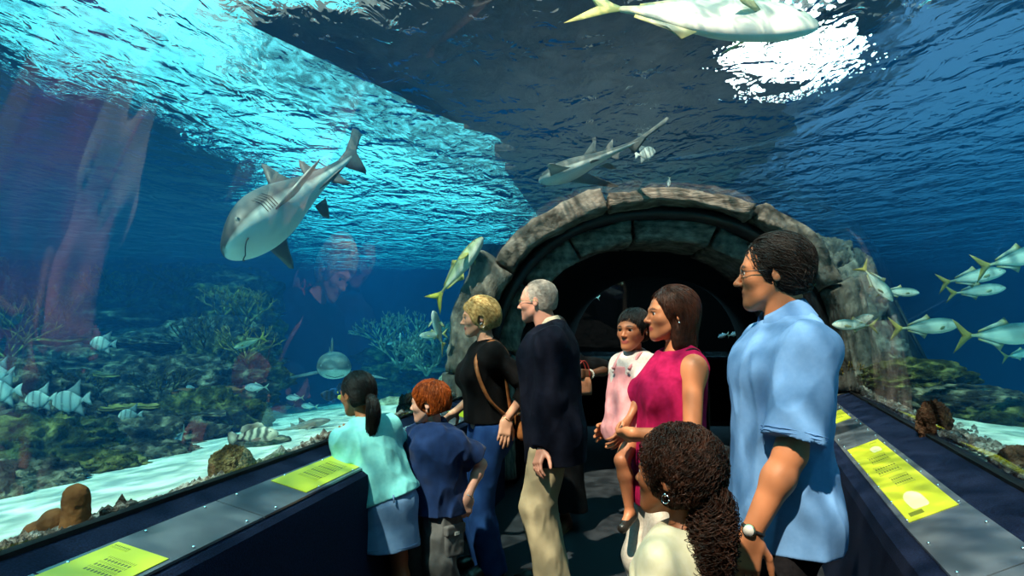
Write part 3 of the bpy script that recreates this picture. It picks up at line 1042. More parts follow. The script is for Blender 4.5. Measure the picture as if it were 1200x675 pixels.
class Body:
    """A posed human in its own frame: faces -Y, its left is +X, up +Z."""

    def __init__(s, loc, face, H, hs=None, sex='m', lean=0, side=0, pyaw=0, cyaw=0, clean=None, hyaw=0, hpitch=0, hroll=0, build=1.0, pel_h=None, pel_off=(0, 0), neck_fwd=0.02):
        s.loc = Vector(loc)
        s.th = math.atan2(face[0], -face[1])
        s.H = H; s.hs = hs = hs or 0.132 * H
        s.sex = sex; s.b = build
        B = s.B = (H - hs) / 0.87
        R0 = s.R0 = Rz(pyaw) @ Rx(lean) @ Ry(side)
        R1 = s.R1 = Rz(cyaw) @ Rx(lean if clean is None else clean) @ Ry(side)
        P0 = s.P0 = np.array([pel_off[0], pel_off[1], (pel_h if pel_h else .53 * B)])
        s.waist = P0 + R0 @ np.array([0, 0, .085 * B])
        s.chest = s.waist + R1 @ np.array([0, .0, .115 * B])
        s.shc = s.waist + R1 @ np.array([0, .012 * B, .188 * B])
        s.nb = s.waist + R1 @ np.array([0, .016 * B, .222 * B])
        Rh = s.Rh = Rz(hyaw) @ Rx(hpitch) @ Ry(hroll)
        nd = R1 @ np.array([0, -neck_fwd * B * .6, .037 * B])
        s.hc = s.nb + nd + Rh @ np.array([0, -.06 * hs, .47 * hs])
        sw = (.105 if sex == 'm' else .094 if sex == 'f' else .098) * B * (1 + (build - 1) * .5)
        s.sh = {1: s.shc + R1 @ np.array([sw, 0, 0]), -1: s.shc + R1 @ np.array([-sw, 0, 0])}
        s.hip = {1: P0 + R0 @ np.array([.052 * B, 0, -.005 * B]), -1: P0 + R0 @ np.array([-.052 * B, 0, -.005 * B])}
        s.l_ua, s.l_fa, s.l_th, s.l_sh = .178 * B, .15 * B, .245 * B, .245 * B
        s.el = {}; s.wr = {}; s.kn = {}; s.an = {}; s.hand = {}; s.toe = {}
        for sd in (1, -1):
            s.arm(sd, s.sh[sd] + np.array([sd * .03 * B, -.03 * B, -.31 * B]), (0.2 * sd, 1, 0))
            s.leg(sd, (sd * .055 * B, .0, .045 * B))

    # world point -> own frame
    def loc_of(s, w):
        w = Vector(w) - s.loc
        c, n = math.cos(-s.th), math.sin(-s.th)
        return np.array([w.x * c - w.y * n, w.x * n + w.y * c, w.z])

    def arm(s, sd, wrist, pole=(0, 1, 0), fdir=None, palm=None, curl=0.5, thumb=0.4, spread=0.06):
        s.el[sd], s.wr[sd] = ik(s.sh[sd], wrist, s.l_ua, s.l_fa, pole)
        d = s.wr[sd] - s.el[sd]; d /= np.linalg.norm(d)
        fd = d if fdir is None else np.array(fdir, float)
        fd = fd / np.linalg.norm(fd)
        pn = np.array([-sd, 0, 0.]) if palm is None else np.array(palm, float)
        pn = pn - fd * (pn @ fd); pn /= np.linalg.norm(pn)
        s.hand[sd] = (fd, pn, curl, thumb, spread)

    def leg(s, sd, ankle, pole=(0, -1, 0), toe=None):
        s.kn[sd], s.an[sd] = ik(s.hip[sd], ankle, s.l_th, s.l_sh, pole)
        t = np.array([0.18 * sd, -1, 0.] if toe is None else toe, float)
        s.toe[sd] = t / np.linalg.norm(t)

    # ---- primitive groups
    def torso(s, infl=0.0):
        B, b = s.B, s.b; R0, R1 = s.R0, s.R1
        f = s.sex == 'f'; ch = s.sex == 'c'
        q = lambda v: np.array(v, float) * B
        P = [ell(s.P0 + R0 @ q([0, .008, -.005]), q([(.094 if f else .09) * b, .066 * b, .075]), R0, .03 * B, infl=infl),
             ell(s.waist + R0 @ q([0, 0, 0]), q([(.075 if f else .086) * b, .060 * b, .10]), R0, .05 * B, infl=infl),
             ell(s.chest + R1 @ q([0, .004, .0]), q([(.086 if f else .095) * b, .066 * b, .10]), R1, .05 * B, infl=infl),
             ell(s.shc + R1 @ q([0, .006, -.022]), q([(.105 if s.sex == 'm' else .092) * b, .050 * b, .045]), R1, .04 * B, infl=infl)]
        for sd in (1, -1):
            P.append(ell(s.hip[sd] + R0 @ q([.004 * sd, .022, -.015]), q([.05 * b, .05 * b, .06]), R0, .03 * B, infl=infl))
            P.append(cone(s.nb + R1 @ q([sd * .014, .008, -.008]), s.sh[sd] + R1 @ q([-.006 * sd, .004, -.002]), .029 * B * b, .027 * B * b, .03 * B, infl=infl))
            if f: P.append(ell(s.chest + R1 @ q([sd * .042, -.052, -.002]), q([.042, .042, .042]), R1, .025 * B, infl=infl))
            elif not ch: P.append(ell(s.chest + R1 @ q([sd * .04, -.035, .028]), q([.05 * b, .032, .04]), R1, .03 * B, infl=infl))
        return P

    def neck(s, infl=0.0):
        B = s.B
        r = (.034 if s.sex == 'm' else .028) * B
        top = s.hc + s.Rh @ (np.array([0, .10, -.26]) * s.hs)
        return [cone(s.nb - s.R1 @ np.array([0, 0, .03 * B]), top, r * 1.12, r * .98, .02 * B, infl=infl)]

    def upper_arm(s, sd, infl=0.0, upto=1.0, cut=False, grow=0.0):
        B, b = s.B, s.b
        a, e = s.sh[sd], s.el[sd]
        end = a + (e - a) * upto
        r0 = .031 * B * b * (1 if s.sex == 'm' else .88); r1 = r0 * (1 - .2 * upto)
        dl = ell(a - np.array([0, 0, .012 * B]), np.array([.033, .034, .045]) * B * b * (1 if s.sex == 'm' else .86), None, .025 * B, infl=infl)
        return [dl, cone(a, end, r0, r1 + grow, .02 * B, cut=cut, infl=infl)]

    def lower_arm(s, sd, infl=0.0, upto=1.0, cut=False, r_end=None):
        B, b = s.B, s.b
        g = 1 if s.sex == 'm' else .86
        e, w = s.el[sd], s.wr[sd]
        mid = e + (w - e) * .3
        end = e + (w - e) * upto
        if upto < .35: return [cone(e, end, .0255 * B * b * g, .026 * B * b * g, .015 * B, infl=infl, cut=cut)]
        return [cone(e, mid, .0245 * B * b * g, .0255 * B * b * g, .015 * B, infl=infl),
                cone(mid, end, .0255 * B * b * g, (r_end or .0165 * B * (b + 1) / 2 * g), .015 * B, infl=infl, cut=cut)]

    def handp(s, sd):
        fd, pn, curl, thumb, spread = s.hand[sd]
        L = s.hs * .80                       # hand length, a little under the face
        w = s.wr[sd]
        sid = np.cross(fd, pn) * sd          # towards the thumb for either hand
        sid = sid / np.linalg.norm(sid)
        M = np.stack([sid, fd, pn], 1)
        P = [cone(w - fd * .02 * L, w + fd * .12 * L, .135 * L, .14 * L, .02, flat=(pn, .72)),
             rbox(w + fd * .28 * L, np.array([.21, .25, .075]) * L, M, .07 * L, .018)]
        lens = [.40, .46, .43, .34]
        for i, ln in enumerate(lens):
            o = (.155 - .105 * i) * L
            base = w + fd * (.50 - .02 * abs(i - 1.2)) * L + sid * o
            dirv = fd + sid * spread * (1.5 - i)
            dirv /= np.linalg.norm(dirv)
            p = base - fd * .06 * L; q = base; r = .052 * L
            P.append(cone(p, q, r, r, .004))
            ang = 0
            for j, fr in enumerate((.45, .32, .23)):
                ang += curl * (0.75, 0.95, 0.6)[j] * (1 + .08 * i)
                dd = dirv * math.cos(ang) + pn * math.sin(ang)
                nx = q + dd * ln * fr * L
                P.append(cone(q, nx, r, r * .9, .002)); q = nx; r *= .9
        tb = w + fd * .14 * L + sid * .17 * L + pn * .03 * L
        d1 = fd * .62 + sid * (.78 - thumb * .55) + pn * (.15 + .6 * thumb); d1 /= np.linalg.norm(d1)
        t1 = tb + d1 * .22 * L
        d2 = fd * .8 + sid * (.45 - thumb * .55) + pn * (.15 + .7 * thumb); d2 /= np.linalg.norm(d2)
        t2 = t1 + d2 * .17 * L; t3 = t2 + (d2 + fd * .2) / np.linalg.norm(d2 + fd * .2) * .12 * L
        P += [cone(tb, t1, .085 * L, .062 * L, .012), cone(t1, t2, .06 * L, .055 * L, .003), cone(t2, t3, .055 * L, .046 * L, .003)]
        return P

    def legs(s, infl=0.0, upto=1.0, only=None):
        B, b = s.B, s.b; P = []
        for sd in (1, -1):
            h, k, a = s.hip[sd], s.kn[sd], s.an[sd]
            P.append(cone(h, k, .052 * B * b, .034 * B * b, .025 * B, infl=infl))
            c = k + (a - k) * .3 + np.array([0, .008 * B, 0])
            P.append(cone(k, c, .033 * B * b, .034 * B * b, .015 * B, infl=infl))
            P.append(cone(c, a, .034 * B * b, .020 * B, .015 * B, infl=infl))
        return P

    def foot(s, sd, infl=0.0):
        B = s.B; a = s.an[sd]; t = s.toe[sd]
        heel = np.array([a[0], a[1], .024 * B]) - t * .022 * B
        ball_ = np.array([a[0], a[1], .018 * B]) + t * .08 * B
        tip = np.array([a[0], a[1], .014 * B]) + t * .118 * B
        return [cone(a, heel, .021 * B, .024 * B, .015 * B, infl=infl), cone(heel, ball_, .024 * B, .020 * B, .015 * B, infl=infl),
                cone(ball_, tip, .024 * B, .017 * B, .012 * B, flat=((0, 0, 1), .62), infl=infl), cone(a, ball_, .022 * B, .018 * B, .02 * B, infl=infl)]

    def hp(s, v):
        return s.hc + s.Rh @ (np.array(v, float) * s.hs)

    def head(s):
        h = s.hs; M = s.Rh
        ch = s.sex == 'c'
        fem = s.sex == 'f'
        E = lambda c, r, k=.05, op='u': ell(s.hp(c), np.array(r) * h, M, k * h, op)
        C = lambda a, b, ra, rb, k=.05, op='u': cone(s.hp(a), s.hp(b), ra * h, rb * h, k * h, op=op)
        jw = .19 if s.sex == 'm' else .165
        P = [E((0, .075, .135), (.322, .405, .365)),
             E((0, -.13, .05), (.275, .255, .34), .12),
             E((0, -.155, -.10), (.245, .235, .31), .10),
             E((0, -.20, -.27), (jw, .18, .18), .10),
             E((0, -.315, -.405), (.085 if not fem else .07, .082, .078), .12)]
        for x in (1, -1):
            P += [E((x * .17, -.265, -.085), (.09, .085, .085), .09),
                  C((x * .205, .02, -.17), (x * .08, -.28, -.395), .065, .055, .10),
                  C((x * .03, -.372, .085), (x * .20, -.305, .09), .035, .03, .08)]
            P.append(E((x * .135, -.43, .022), (.08, .07, .048), .05, 's'))
            P += [E((x * .135, -.326, .064), (.084, .062, .034), .015), E((x * .135, -.320, -.022), (.08, .056, .027), .015)]
        nl = .62 if ch else (.85 if fem else 1.0)
        P += [C((0, -.365, .055), (0, -.40 - .085 * nl, -.095), .026, .036, .04), E((0, -.395 - .085 * nl, -.115), (.043, .045, .036), .03)]
        for x in (1, -1):
            P.append(E((x * .05, -.40 - .02 * nl, -.125), (.03, .042, .03), .02))
        P += [E((0, -.382, -.232), (.095, .034, .022), .03), E((0, -.375, -.276), (.08, .036, .027), .03),
              E((0, -.425, -.254), (.09, .03, .005), .010, 's')]
        for x in (1, -1):
            Me = M @ Rz(x * 24) @ Rx(-12)
            P.append(ell(s.hp((x * .335, .075, -.01)), np.array([.026, .08, .13]) * h, Me, .02 * h))
            P.append(ell(s.hp((x * .366, .055, .0)), np.array([.018, .045, .08]) * h, Me, .015 * h, 's'))
        return P

    def skin_col(s, base, lip, brow, blush=None):
        base = np.array(base); lip = np.array(lip); brow = np.array(brow)

        def fn(V):
            L = ((V - s.hc) @ s.Rh) / s.hs
            c = np.tile(base, (len(V), 1))
            n = fbm(V, 30, 2)[:, None]
            c = c * (1 + .05 * n)
            front = (L[:, 1] < -.25)
            dl = ((L[:, 0] / .105) ** 2 + ((L[:, 2] + .256) / .05) ** 2)
            w = np.clip((1.25 - dl) * 3, 0, 1) * front
            c = c * (1 - w[:, None]) + lip * w[:, None]
            for x in (1, -1):
                ex = (L[:, 0] - x * .145) / .10; ez = (L[:, 2] - .115 + .035 * np.abs(L[:, 0] - x * .12) / .1 * .6) / .022
                w = np.clip((1.1 - ex ** 2 - ez ** 2) * 2, 0, 1) * front * .85
                c = c * (1 - w[:, None]) + brow * w[:, None]
                # lash line
                ex = (L[:, 0] - x * .135) / .085; ez = (L[:, 2] - .055) / .014
                w = np.clip((1.1 - ex ** 2 - ez ** 2) * 2, 0, 1) * front * .6
                c = c * (1 - w[:, None]) + brow * w[:, None]
                ex = (L[:, 0] - x * .18) / .12; ez = (L[:, 2] + .1) / .11
                w = np.clip(1 - ex ** 2 - ez ** 2, 0, 1) * front * .25
                red = c * np.array([1.12, .86, .82])
                c = c * (1 - w[:, None]) + red * w[:, None]
            return np.clip(c, 0, 1)
        return fn

    def eyes(s, root, iris=(0.05, 0.03, 0.015), gaze=(0, -1, 0)):
        g = np.array(gaze, float); g /= np.linalg.norm(g)
        for x in (1, -1):
            mb = MB().ball((0, 0, 0), 1, 20, 14)
            V = np.array(mb.v); d = V @ g
            cols = np.where(d[:, None] > .90, np.array([.008, .006, .006]), np.where(d[:, None] > .66, np.array(iris), np.array([.78, .76, .74])))
            V = s.hp((x * .135, -.312, .022)) + (V * .070 * s.hs) @ s.Rh.T
            meshobj('eye', V.astype(np.float32), np.array([list(q) if len(q) == 4 else [q[0], q[1], q[2], q[2]] for q in mb.f]) if False else mb.f, M_EYE, root, True, cols) if False else \
                setattr_eye(V, mb.f, cols, root)


def setattr_eye(V, f, cols, root):
    return meshobj('eye', [tuple(p) for p in V], f, M_EYE, root, True, cols)


def person_root(bd, label):
    return empty('person', bd.loc, bd.th, label, 'person')


def attr_mat(name, rough=0.5, spec=0.4, bump=0.0, bscale=200, sss=0.0, coat=0, bdist=.001):
    m, nt, N, L = newmat(name)
    b = N['Principled BSDF']
    va = N.new('ShaderNodeVertexColor'); va.layer_name = 'col'
    L.new(va.outputs[0], b.inputs['Base Color'])
    b.inputs['Roughness'].default_value = rough; b.inputs['Specular IOR Level'].default_value = spec
    if sss:
        b.inputs['Subsurface Weight'].default_value = sss
        b.inputs['Subsurface Radius'].default_value = (1, .35, .2); b.inputs['Subsurface Scale'].default_value = .008
    if coat: b.inputs['Coat Weight'].default_value = coat
    if bump:
        tc = N.new('ShaderNodeTexCoord'); n = N.new('ShaderNodeTexNoise'); n.inputs['Scale'].default_value = bscale; n.inputs['Detail'].default_value = 4
        L.new(tc.outputs['Object'], n.inputs['Vector'])
        bp = N.new('ShaderNodeBump'); bp.inputs['Strength'].default_value = bump; bp.inputs['Distance'].default_value = bdist
        L.new(n.outputs[0], bp.inputs['Height']); L.new(bp.outputs[0], b.inputs['Normal'])
    return m


M_SKIN = attr_mat('skin', .48, .4, bump=.25, bscale=260)
M_EYE = attr_mat('eyeball', .12, .5)


def hair_mat(name, c1, c2, rough=.38):
    return mat_noise(name, c1, c2, scale=60, rough=rough + .1, bump=.3, bscale=220, spec=.22, bdist=.003, lo=.3, hi=.7)


def fabric(name, c1, c2, scale=90, rough=.9, sheen=0, bump=.35, bscale=500, stretch=None):
    return mat_noise(name, c1, c2, scale=scale, rough=rough, bump=bump, bscale=bscale, spec=.1, bdist=.0015, sheen=sheen, stretch=stretch, lo=.3, hi=.7)


def folds(amp, freq, ax=(1, 1, .35), seed=0.0, amp2=None):
    """cloth folds: stretched noise, sharper on the crests"""
    ax = np.array(ax)

    def fn(P):
        Q = P * ax
        n = fbm(Q + seed, freq, 2, .45)
        r = 1 - np.abs(perlin(Q[:, 0] * freq * .7 + seed, Q[:, 1] * freq * .7, Q[:, 2] * freq * .7 + 4)) * 2.2
        return -amp * n - amp * .8 * np.clip(r, 0, 1) ** 2
    return fn


def strands(name, prims, roots, flow, steps, step, width, mat, parent, lift=.001, jitter=.25, seed=1, taper=.35, wave=0.0, wfreq=60., free=None):
    """locks of hair combed over a distance field. roots Nx3, flow(P, i) -> direction"""
    rs = np.random.RandomState(seed)
    P = np.array(roots, float); n = len(P)
    jit = rs.normal(size=(n, 3)) * jitter
    lf = lift + rs.rand(n) * lift * 3
    path = [P.copy()]
    for i in range(steps):
        g = grad_points(prims, P)
        d = flow(P, i) + jit
        on = np.ones(n, bool) if free is None else ~free(P)
        dn = (d * g).sum(1)[:, None]
        d = np.where(on[:, None], d - g * dn, d)
        d /= np.linalg.norm(d, axis=1)[:, None] + 1e-9
        P = P + d * step
        s = at_points(prims, P)
        P = P - np.where(on, s - lf, np.minimum(s - lf, 0))[:, None] * g
        path.append(P.copy())
    Q = np.stack(path, 1)                       # n, steps+1, 3
    if wave:
        ph = rs.rand(n, 1) * 6.28
        t = np.arange(steps + 1)[None, :] * step * wfreq
        g = grad_points(prims, Q.reshape(-1, 3)).reshape(Q.shape)
        tan = np.gradient(Q, axis=1); sdv = np.cross(tan, g); sdv /= np.linalg.norm(sdv, axis=2)[..., None] + 1e-9
        Q = Q + sdv * (np.sin(t + ph) * wave)[..., None] + g * (np.cos(t + ph) * wave * .6 + wave * .5)[..., None]
    return tubes(name, Q, width * (.6 + .8 * rs.rand(n)), mat, parent, taper)


def tubes(name, Q, w, mat, parent, taper=.35, sides=4):
    """Q: n strands x m points x 3"""
    n, m, _ = Q.shape
    T = np.gradient(Q, axis=1); T /= np.linalg.norm(T, axis=2)[..., None] + 1e-9
    ref = np.array([.31, .52, .79]); A = np.cross(T, ref); A /= np.linalg.norm(A, axis=2)[..., None] + 1e-9
    Bn = np.cross(T, A)
    prof = np.interp(np.linspace(0, 1, m), [0, .15, .6, 1], [.6, 1, .9, taper])
    rad = w[:, None] * prof[None]
    V = np.stack([Q + (A * math.cos(2 * PI * k / sides) + Bn * math.sin(2 * PI * k / sides)) * rad[..., None] for k in range(sides)], 2)
    V = V.reshape(-1, 3)
    I = np.arange(n * m * sides).reshape(n, m, sides)
    F = np.stack([I[:, :-1, :], np.roll(I[:, :-1, :], -1, 2), np.roll(I[:, 1:, :], -1, 2), I[:, 1:, :]], -1).reshape(-1, 4)
    return meshobj(name, V.astype(np.float32), F.astype(np.int32), mat, parent, True)


def surf_samples(prims, lo, hi, n, keep, seed=3):
    rs = np.random.RandomState(seed)
    P = lo + rs.rand(n * 6, 3) * (hi - lo)
    for _ in range(4):
        g = grad_points(prims, P); P = P - g * at_points(prims, P)[:, None]
    P = P[np.abs(at_points(prims, P)) < .004]
    P = P[keep(P)]
    return P[:n]
# ------------------------------------------------------------------ people
SKIN_FAIR, SKIN_TAN, SKIN_BROWN, SKIN_DARK = srgb('#dca286'), srgb('#b97a55'), srgb('#9a603f'), srgb('#5e3a26')
SKIN_ROSY = srgb('#e2a893')


def bodymesh(bd, root, skin, lip, brow, vs=.005, arms=(1, -1), parts=None):
    P = bd.torso() + bd.neck() + bd.head() + bd.legs()
    for sd in (1, -1):
        P += bd.upper_arm(sd) + bd.lower_arm(sd) + bd.handp(sd) + bd.foot(sd)
    # feature cuts last-in keep their order inside head(); arms etc. only add
    return solid('body', P, vs, M_SKIN, root, colfn=bd.skin_col(skin, lip, brow), smooth_it=1)


def hair_cap(bd, infl=.03, hairline=(-.06, .42), back=-.40, k=.05):
    """cap of hair over the cranium: hairline (y, z) tilts from the forehead to behind the ears"""
    h = bd.hs
    P = [ell(bd.hp((0, .08, .145)), np.array([.325 + infl, .41 + infl, .362 + infl]) * h, bd.Rh, .02 * h),
         ell(bd.hp((0, .20, -.06)), np.array([.265 + infl, .25 + infl, .27 + infl]) * h, bd.Rh, .1 * h)]
    # face opening
    P.append(ell(bd.hp((0, -.50, hairline[0])), np.array([.62, .35, hairline[1]]) * h, bd.Rh, .04 * h, 's'))
    for x in (1, -1):     # round the ears
        P.append(ell(bd.hp((x * .40, .03, -.14)), np.array([.16, .13, .22]) * h, bd.Rh, .03 * h, 's'))
    P.append(plane_cut(bd.hp((0, 0, back)), bd.Rh @ np.array([0, .25, -1.]), .02 * h))
    return P


def short_hair(bd, root, mat, infl=.03, n=1800, seed=2, width=.0016, steps=7, step=.007, back=-.34, flowv=(0.0, .35, -.6), lift=.0012, cap=None, jitter=.25, crown=(.06, .22, .50), pull=.9):
    P = cap or hair_cap(bd, infl, back=back)
    hs = bd.hs
    o = solid('hair', P, .0035, mat, root, disp=lambda q: .004 * fbm(q, 90, 2))
    lo, hi = bounds(P, .0)
    crown = bd.hp(crown)
    keep = lambda q: np.ones(len(q), bool)
    roots = surf_samples(P, lo, hi, n, keep, seed)
    fw = bd.Rh @ np.array(flowv, float)

    def flow(q, i):
        d = q - crown; d /= np.linalg.norm(d, axis=1)[:, None] + 1e-6
        return d * pull + fw
    strands('hair_lock', P, roots, flow, steps, step, width, mat, o, lift, jitter, seed)
    return o


def collar_shell(name, c, axis, r0, r1, h, mat, root, thick=.003, fwd=None, gap=None, vs=.003, tilt=None):
    """a folded collar: thin ring flaring round the neck, open in front"""
    c = np.array(c, float); ax = np.array(axis, float); ax /= np.linalg.norm(ax)
    f = np.array(fwd, float); f -= ax * (f @ ax); f /= np.linalg.norm(f); sd = np.cross(ax, f)
    nv = 40
    V = []; F = []
    a0 = gap or .35
    for i in range(nv + 1):
        a = a0 + (2 * PI - 2 * a0) * i / nv
        d = f * math.cos(a) + sd * math.sin(a)
        front = max(0, math.cos(a))
        for (r, z) in ((r0, h), (r0 + .004, h + .004), (r1, -.020 - .02 * front), (r1 + .004, -.024 - .022 * front), (r1 - .002, -.026 - .02 * front), (r0 - .004, h * .2)):
            V.append(c + d * (r * (1 + .10 * front)) + ax * (z - .028 * front * (1 if z > 0 else .9)))
    m = 6
    for i in range(nv):
        for k in range(m):
            F.append((i * m + k, i * m + (k + 1) % m, (i + 1) * m + (k + 1) % m, (i + 1) * m + k))
    F.append(tuple(range(m - 1, -1, -1))); F.append(tuple(nv * m + k for k in range(m)))
    o = meshobj(name, V, F, mat, root, True)
    sb = o.modifiers.new('soft', 'SUBSURF'); sb.levels = sb.render_levels = 1
    return o


def tube_part(name, pts, r, mat, root, n=8):
    o = MB().tube(pts, r, n).build(name, mat, root, True)
    return o


def glasses(bd, root, mat, rim=True):
    pts = lambda L: [bd.hp(p) for p in L]
    mb = MB()
    for x in (1, -1):
        ring = [(x * .14 + .085 * math.cos(a), -.405 + .02 * abs(math.cos(a)), .015 + .062 * math.sin(a)) for a in np.linspace(0, 2 * PI, 17)]
        mb.tube(pts(ring), .0011, 5)
        mb.tube(pts([(x * .225, -.39, .03), (x * .30, -.33, .03), (x * .345, -.1, .025), (x * .355, .07, .02), (x * .345, .13, -.05)]), .0013, 5)
    mb.tube(pts([(-.055, -.41, .03), (0, -.435, .045), (.055, -.41, .03)]), .0012, 5)
    return mb.build('glasses', mat, root, True)


def earring(bd, root, mat, x, drop=0):
    p = bd.hp((x * .365, .05, -.155))
    mb = MB()
    if drop:
        ring = [p + np.array([0, math.cos(a) * drop, -drop + math.sin(a) * drop]) for a in np.linspace(0, 2 * PI, 13)]
        mb.tube(ring, .0012, 5)
    mb.ball(p, .0045, 8, 6)
    return mb.build('earring', mat, root, True)


def shoe(bd, root, sd, mat, infl=.006):
    P = bd.foot(sd, infl)
    P.append(plane_cut((0, 0, bd.an[sd][2] + .012), (0, 0, 1)))
    P.append(plane_cut((0, 0, .001), (0, 0, -1)))
    return solid('shoe', P, .005, mat, root)


def trousers(bd, root, mat, infl=.012, vs=.006, hem=.035, flare=0.0, amp=.005, seed=0., top=None, name='trousers', hemr=None):
    B, b = bd.B, bd.b; P = []
    P += [ell(bd.P0 + bd.R0 @ (np.array([0, .010, -.005]) * B), np.array([.092 * b, .061 * b, .085]) * B, bd.R0, .03 * B, infl=infl)]
    for sd in (1, -1):
        h, k, a = bd.hip[sd], bd.kn[sd], bd.an[sd]
        P.append(ell(h + bd.R0 @ (np.array([.004 * sd, .022, -.015]) * B), np.array([.05 * b, .05 * b, .06]) * B, bd.R0, .03 * B, infl=infl))
        P.append(cone(h, k, .054 * B * b, .040 * B * b + flare * .4, .03 * B, infl=infl))
        d = (a - k) / np.linalg.norm(a - k)
        end = k + (a - k) * ((k[2] - hem) / max(k[2] - a[2], .05))
        P.append(cone(k, end, .040 * B * b + flare * .4, (hemr or .036 * B * b) + flare, .02 * B, infl=infl, cut=True))
    P.append(plane_cut(bd.waist + bd.R0 @ np.array([0, 0, (top if top is not None else .0) * B]), bd.R0 @ np.array([0, 0, 1.])))
    return solid(name, P, vs, mat, root, disp=folds(amp, 14, (1, 1, .45), seed))


# ================================================================== the man in the blue shirt
def man_blue():
    D = 2.2
    loc = at(916, 393, D); loc.z = 0
    b = Body(loc, (-1, .02), 1.78, .240, 'm', lean=-1, clean=2, hyaw=-24, hpitch=2, build=1.0)
    root = person_root(b, 'man with dark hair and glasses in a blue short sleeved shirt')
    tw = b.loc_of(at(879, 628, D - .22))
    b.arm(1, tw, (0.5, 1, 0), fdir=b.loc_of(at(874, 668, D - .23)) - tw, palm=(-1, .2, 0), curl=.32, thumb=.25)
    tw2 = b.loc_of(at(868, 640, D + .22))
    b.arm(-1, tw2, (-.5, 1, 0), curl=.4)
    bodymesh(b, root, SKIN_TAN, srgb('#9c5a45'), srgb('#1a120e'), .0045)
    b.eyes(root)
    hm = hair_mat('black brown hair', (.006, .005, .005), (.014, .011, .010), .45)
    short_hair(b, root, hm, .022, 5200, 2, .0012, 8, .007, back=-.34, flowv=(.0, .5, -.35), crown=(.08, -.30, .42), pull=.7, jitter=.34, lift=.0028)
    mt = mat_plain('thin dark wire', (.1, .1, .1), .3, 1)
    glasses(b, root, mt)
    M_SHIRT = fabric('sky blue cotton shirt', srgb('#6798d0'), srgb('#6f9fd6'), 60, bump=.3)
    S = b.torso(.016)
    bot = b.P0 - np.array([0, 0, .075 * b.B])
    S.append(cone(b.chest + np.array([0, -.01, .02]), bot + np.array([0, .01, 0]), .094 * b.B * b.b + .008, .124 * b.B * b.b + .004, .05, flat=((0, 1, 0), .68), cut=True))
    S.append(ell(b.P0, np.array([.097, .070, .085]) * b.B, None, .03, infl=.020))
    for sd in (1, -1):
        a, e = b.sh[sd], b.el[sd]
        S.append(ell(b.hip[sd] + np.array([.004 * sd, .022, -.015]) * b.B, np.array([.05, .046, .06]) * b.B, None, .03, infl=.022))
        S += [ell(a - np.array([0, 0, .02]), np.array([.04, .044, .05]) * b.B, None, .04), cone(a - np.array([0, 0, .015]), a + (e - a) * .86, .044 * b.B, .049 * b.B, .03, cut=True)]
    S.append(plane_cut(bot, (0, 0, -1)))
    S.append(ell(b.nb + np.array([0, -.02, .05]), (.062, .07, .055), None, .01, 's'))
    fo = folds(.014, 11, (1, 1, .5), 3.0)
    shirt = solid('shirt', S, .005, M_SHIRT, root, disp=fo)
    collar_shell('collar', b.nb + np.array([0, -.010, .040]), (0, -.25, 1), .067, .098, .044, M_SHIRT, shirt, fwd=(0, -1, 0), gap=.3)
    # sleeve hem stitching, pocket, placket and side vent
    for sd in (1, -1):
        a, e = b.sh[sd], b.el[sd]; ax = (e - a) / np.linalg.norm(e - a)
        for q in (.80, .835):
            c = a + (e - a) * q; o1 = np.cross(ax, (0, 1, .2)); o1 /= np.linalg.norm(o1); o2 = np.cross(ax, o1)
            r = .0525 * b.B
            tube_part('sleeve_seam', [c + (o1 * math.cos(t) + o2 * math.sin(t)) * (r - .0) for t in np.linspace(0, 2 * PI, 25)], .0012, M_SHIRT, shirt, 4)
    mb = MB()
    for k in range(5):
        z = b.nb[2] - .06 - k * .095
        mb.ball((0, -.128 - (.012 if k > 1 else 0), z), .0055, 8, 5)
    # undershirt
    MU = fabric('black t shirt', (.008, .008, .012), (.016, .016, .022))
    solid('undershirt', [ell(b.nb + np.array([0, -.03, -.02]), (.058, .05, .05), None, .01)], .005, MU, root)
    MT = fabric('black trousers', (.006, .006, .008), (.014, .014, .017))
    trousers(b, root, MT, .014, .006, seed=2.)
    for sd in (1, -1): shoe(b, root, sd, M_SHOE)
    # watch on the left wrist
    w = b.wr[1]; d = (b.wr[1] - b.el[1]); d /= np.linalg.norm(d)
    c = w - d * .02; o1 = np.cross(d, (1, 0, 0)); o1 /= np.linalg.norm(o1); o2 = np.cross(d, o1)
    rr = .0305
    wt = MB()
    for t0 in np.linspace(0, 2 * PI, 29)[:-1]:
        pass
    pts = [c + (o1 * math.cos(t) + o2 * math.sin(t) * .9) * rr for t in np.linspace(0, 2 * PI, 33)]
    strap = tube_part('watch', pts, .007, mat_plain('black leather strap', (.012, .01, .009), .5), root)
    out = b.loc_of(Vector((0, 0, CAMZ))) - c; out = out - d * (out @ d); out /= np.linalg.norm(out)
    out = out * .9 + np.array([0, -.3, 0]); out /= np.linalg.norm(out)
    p = c + out * (rr + .004)
    cs = MB().tube([p - out * .004, p + out * .005], [.019, .018], 20).build('watch_case', mat_plain('gold watch case', (.75, .62, .35), .25, 1), strap, True)
    MB().tube([p + out * .0045, p + out * .0062], [.0155, .0155], 20).build('watch_face', mat_plain('white watch face', (.8, .8, .76), .2), strap, True)
    return root


M_SHOE = mat_noise('black leather shoes', (.008, .008, .008), (.016, .015, .014), rough=.35, bump=.1)


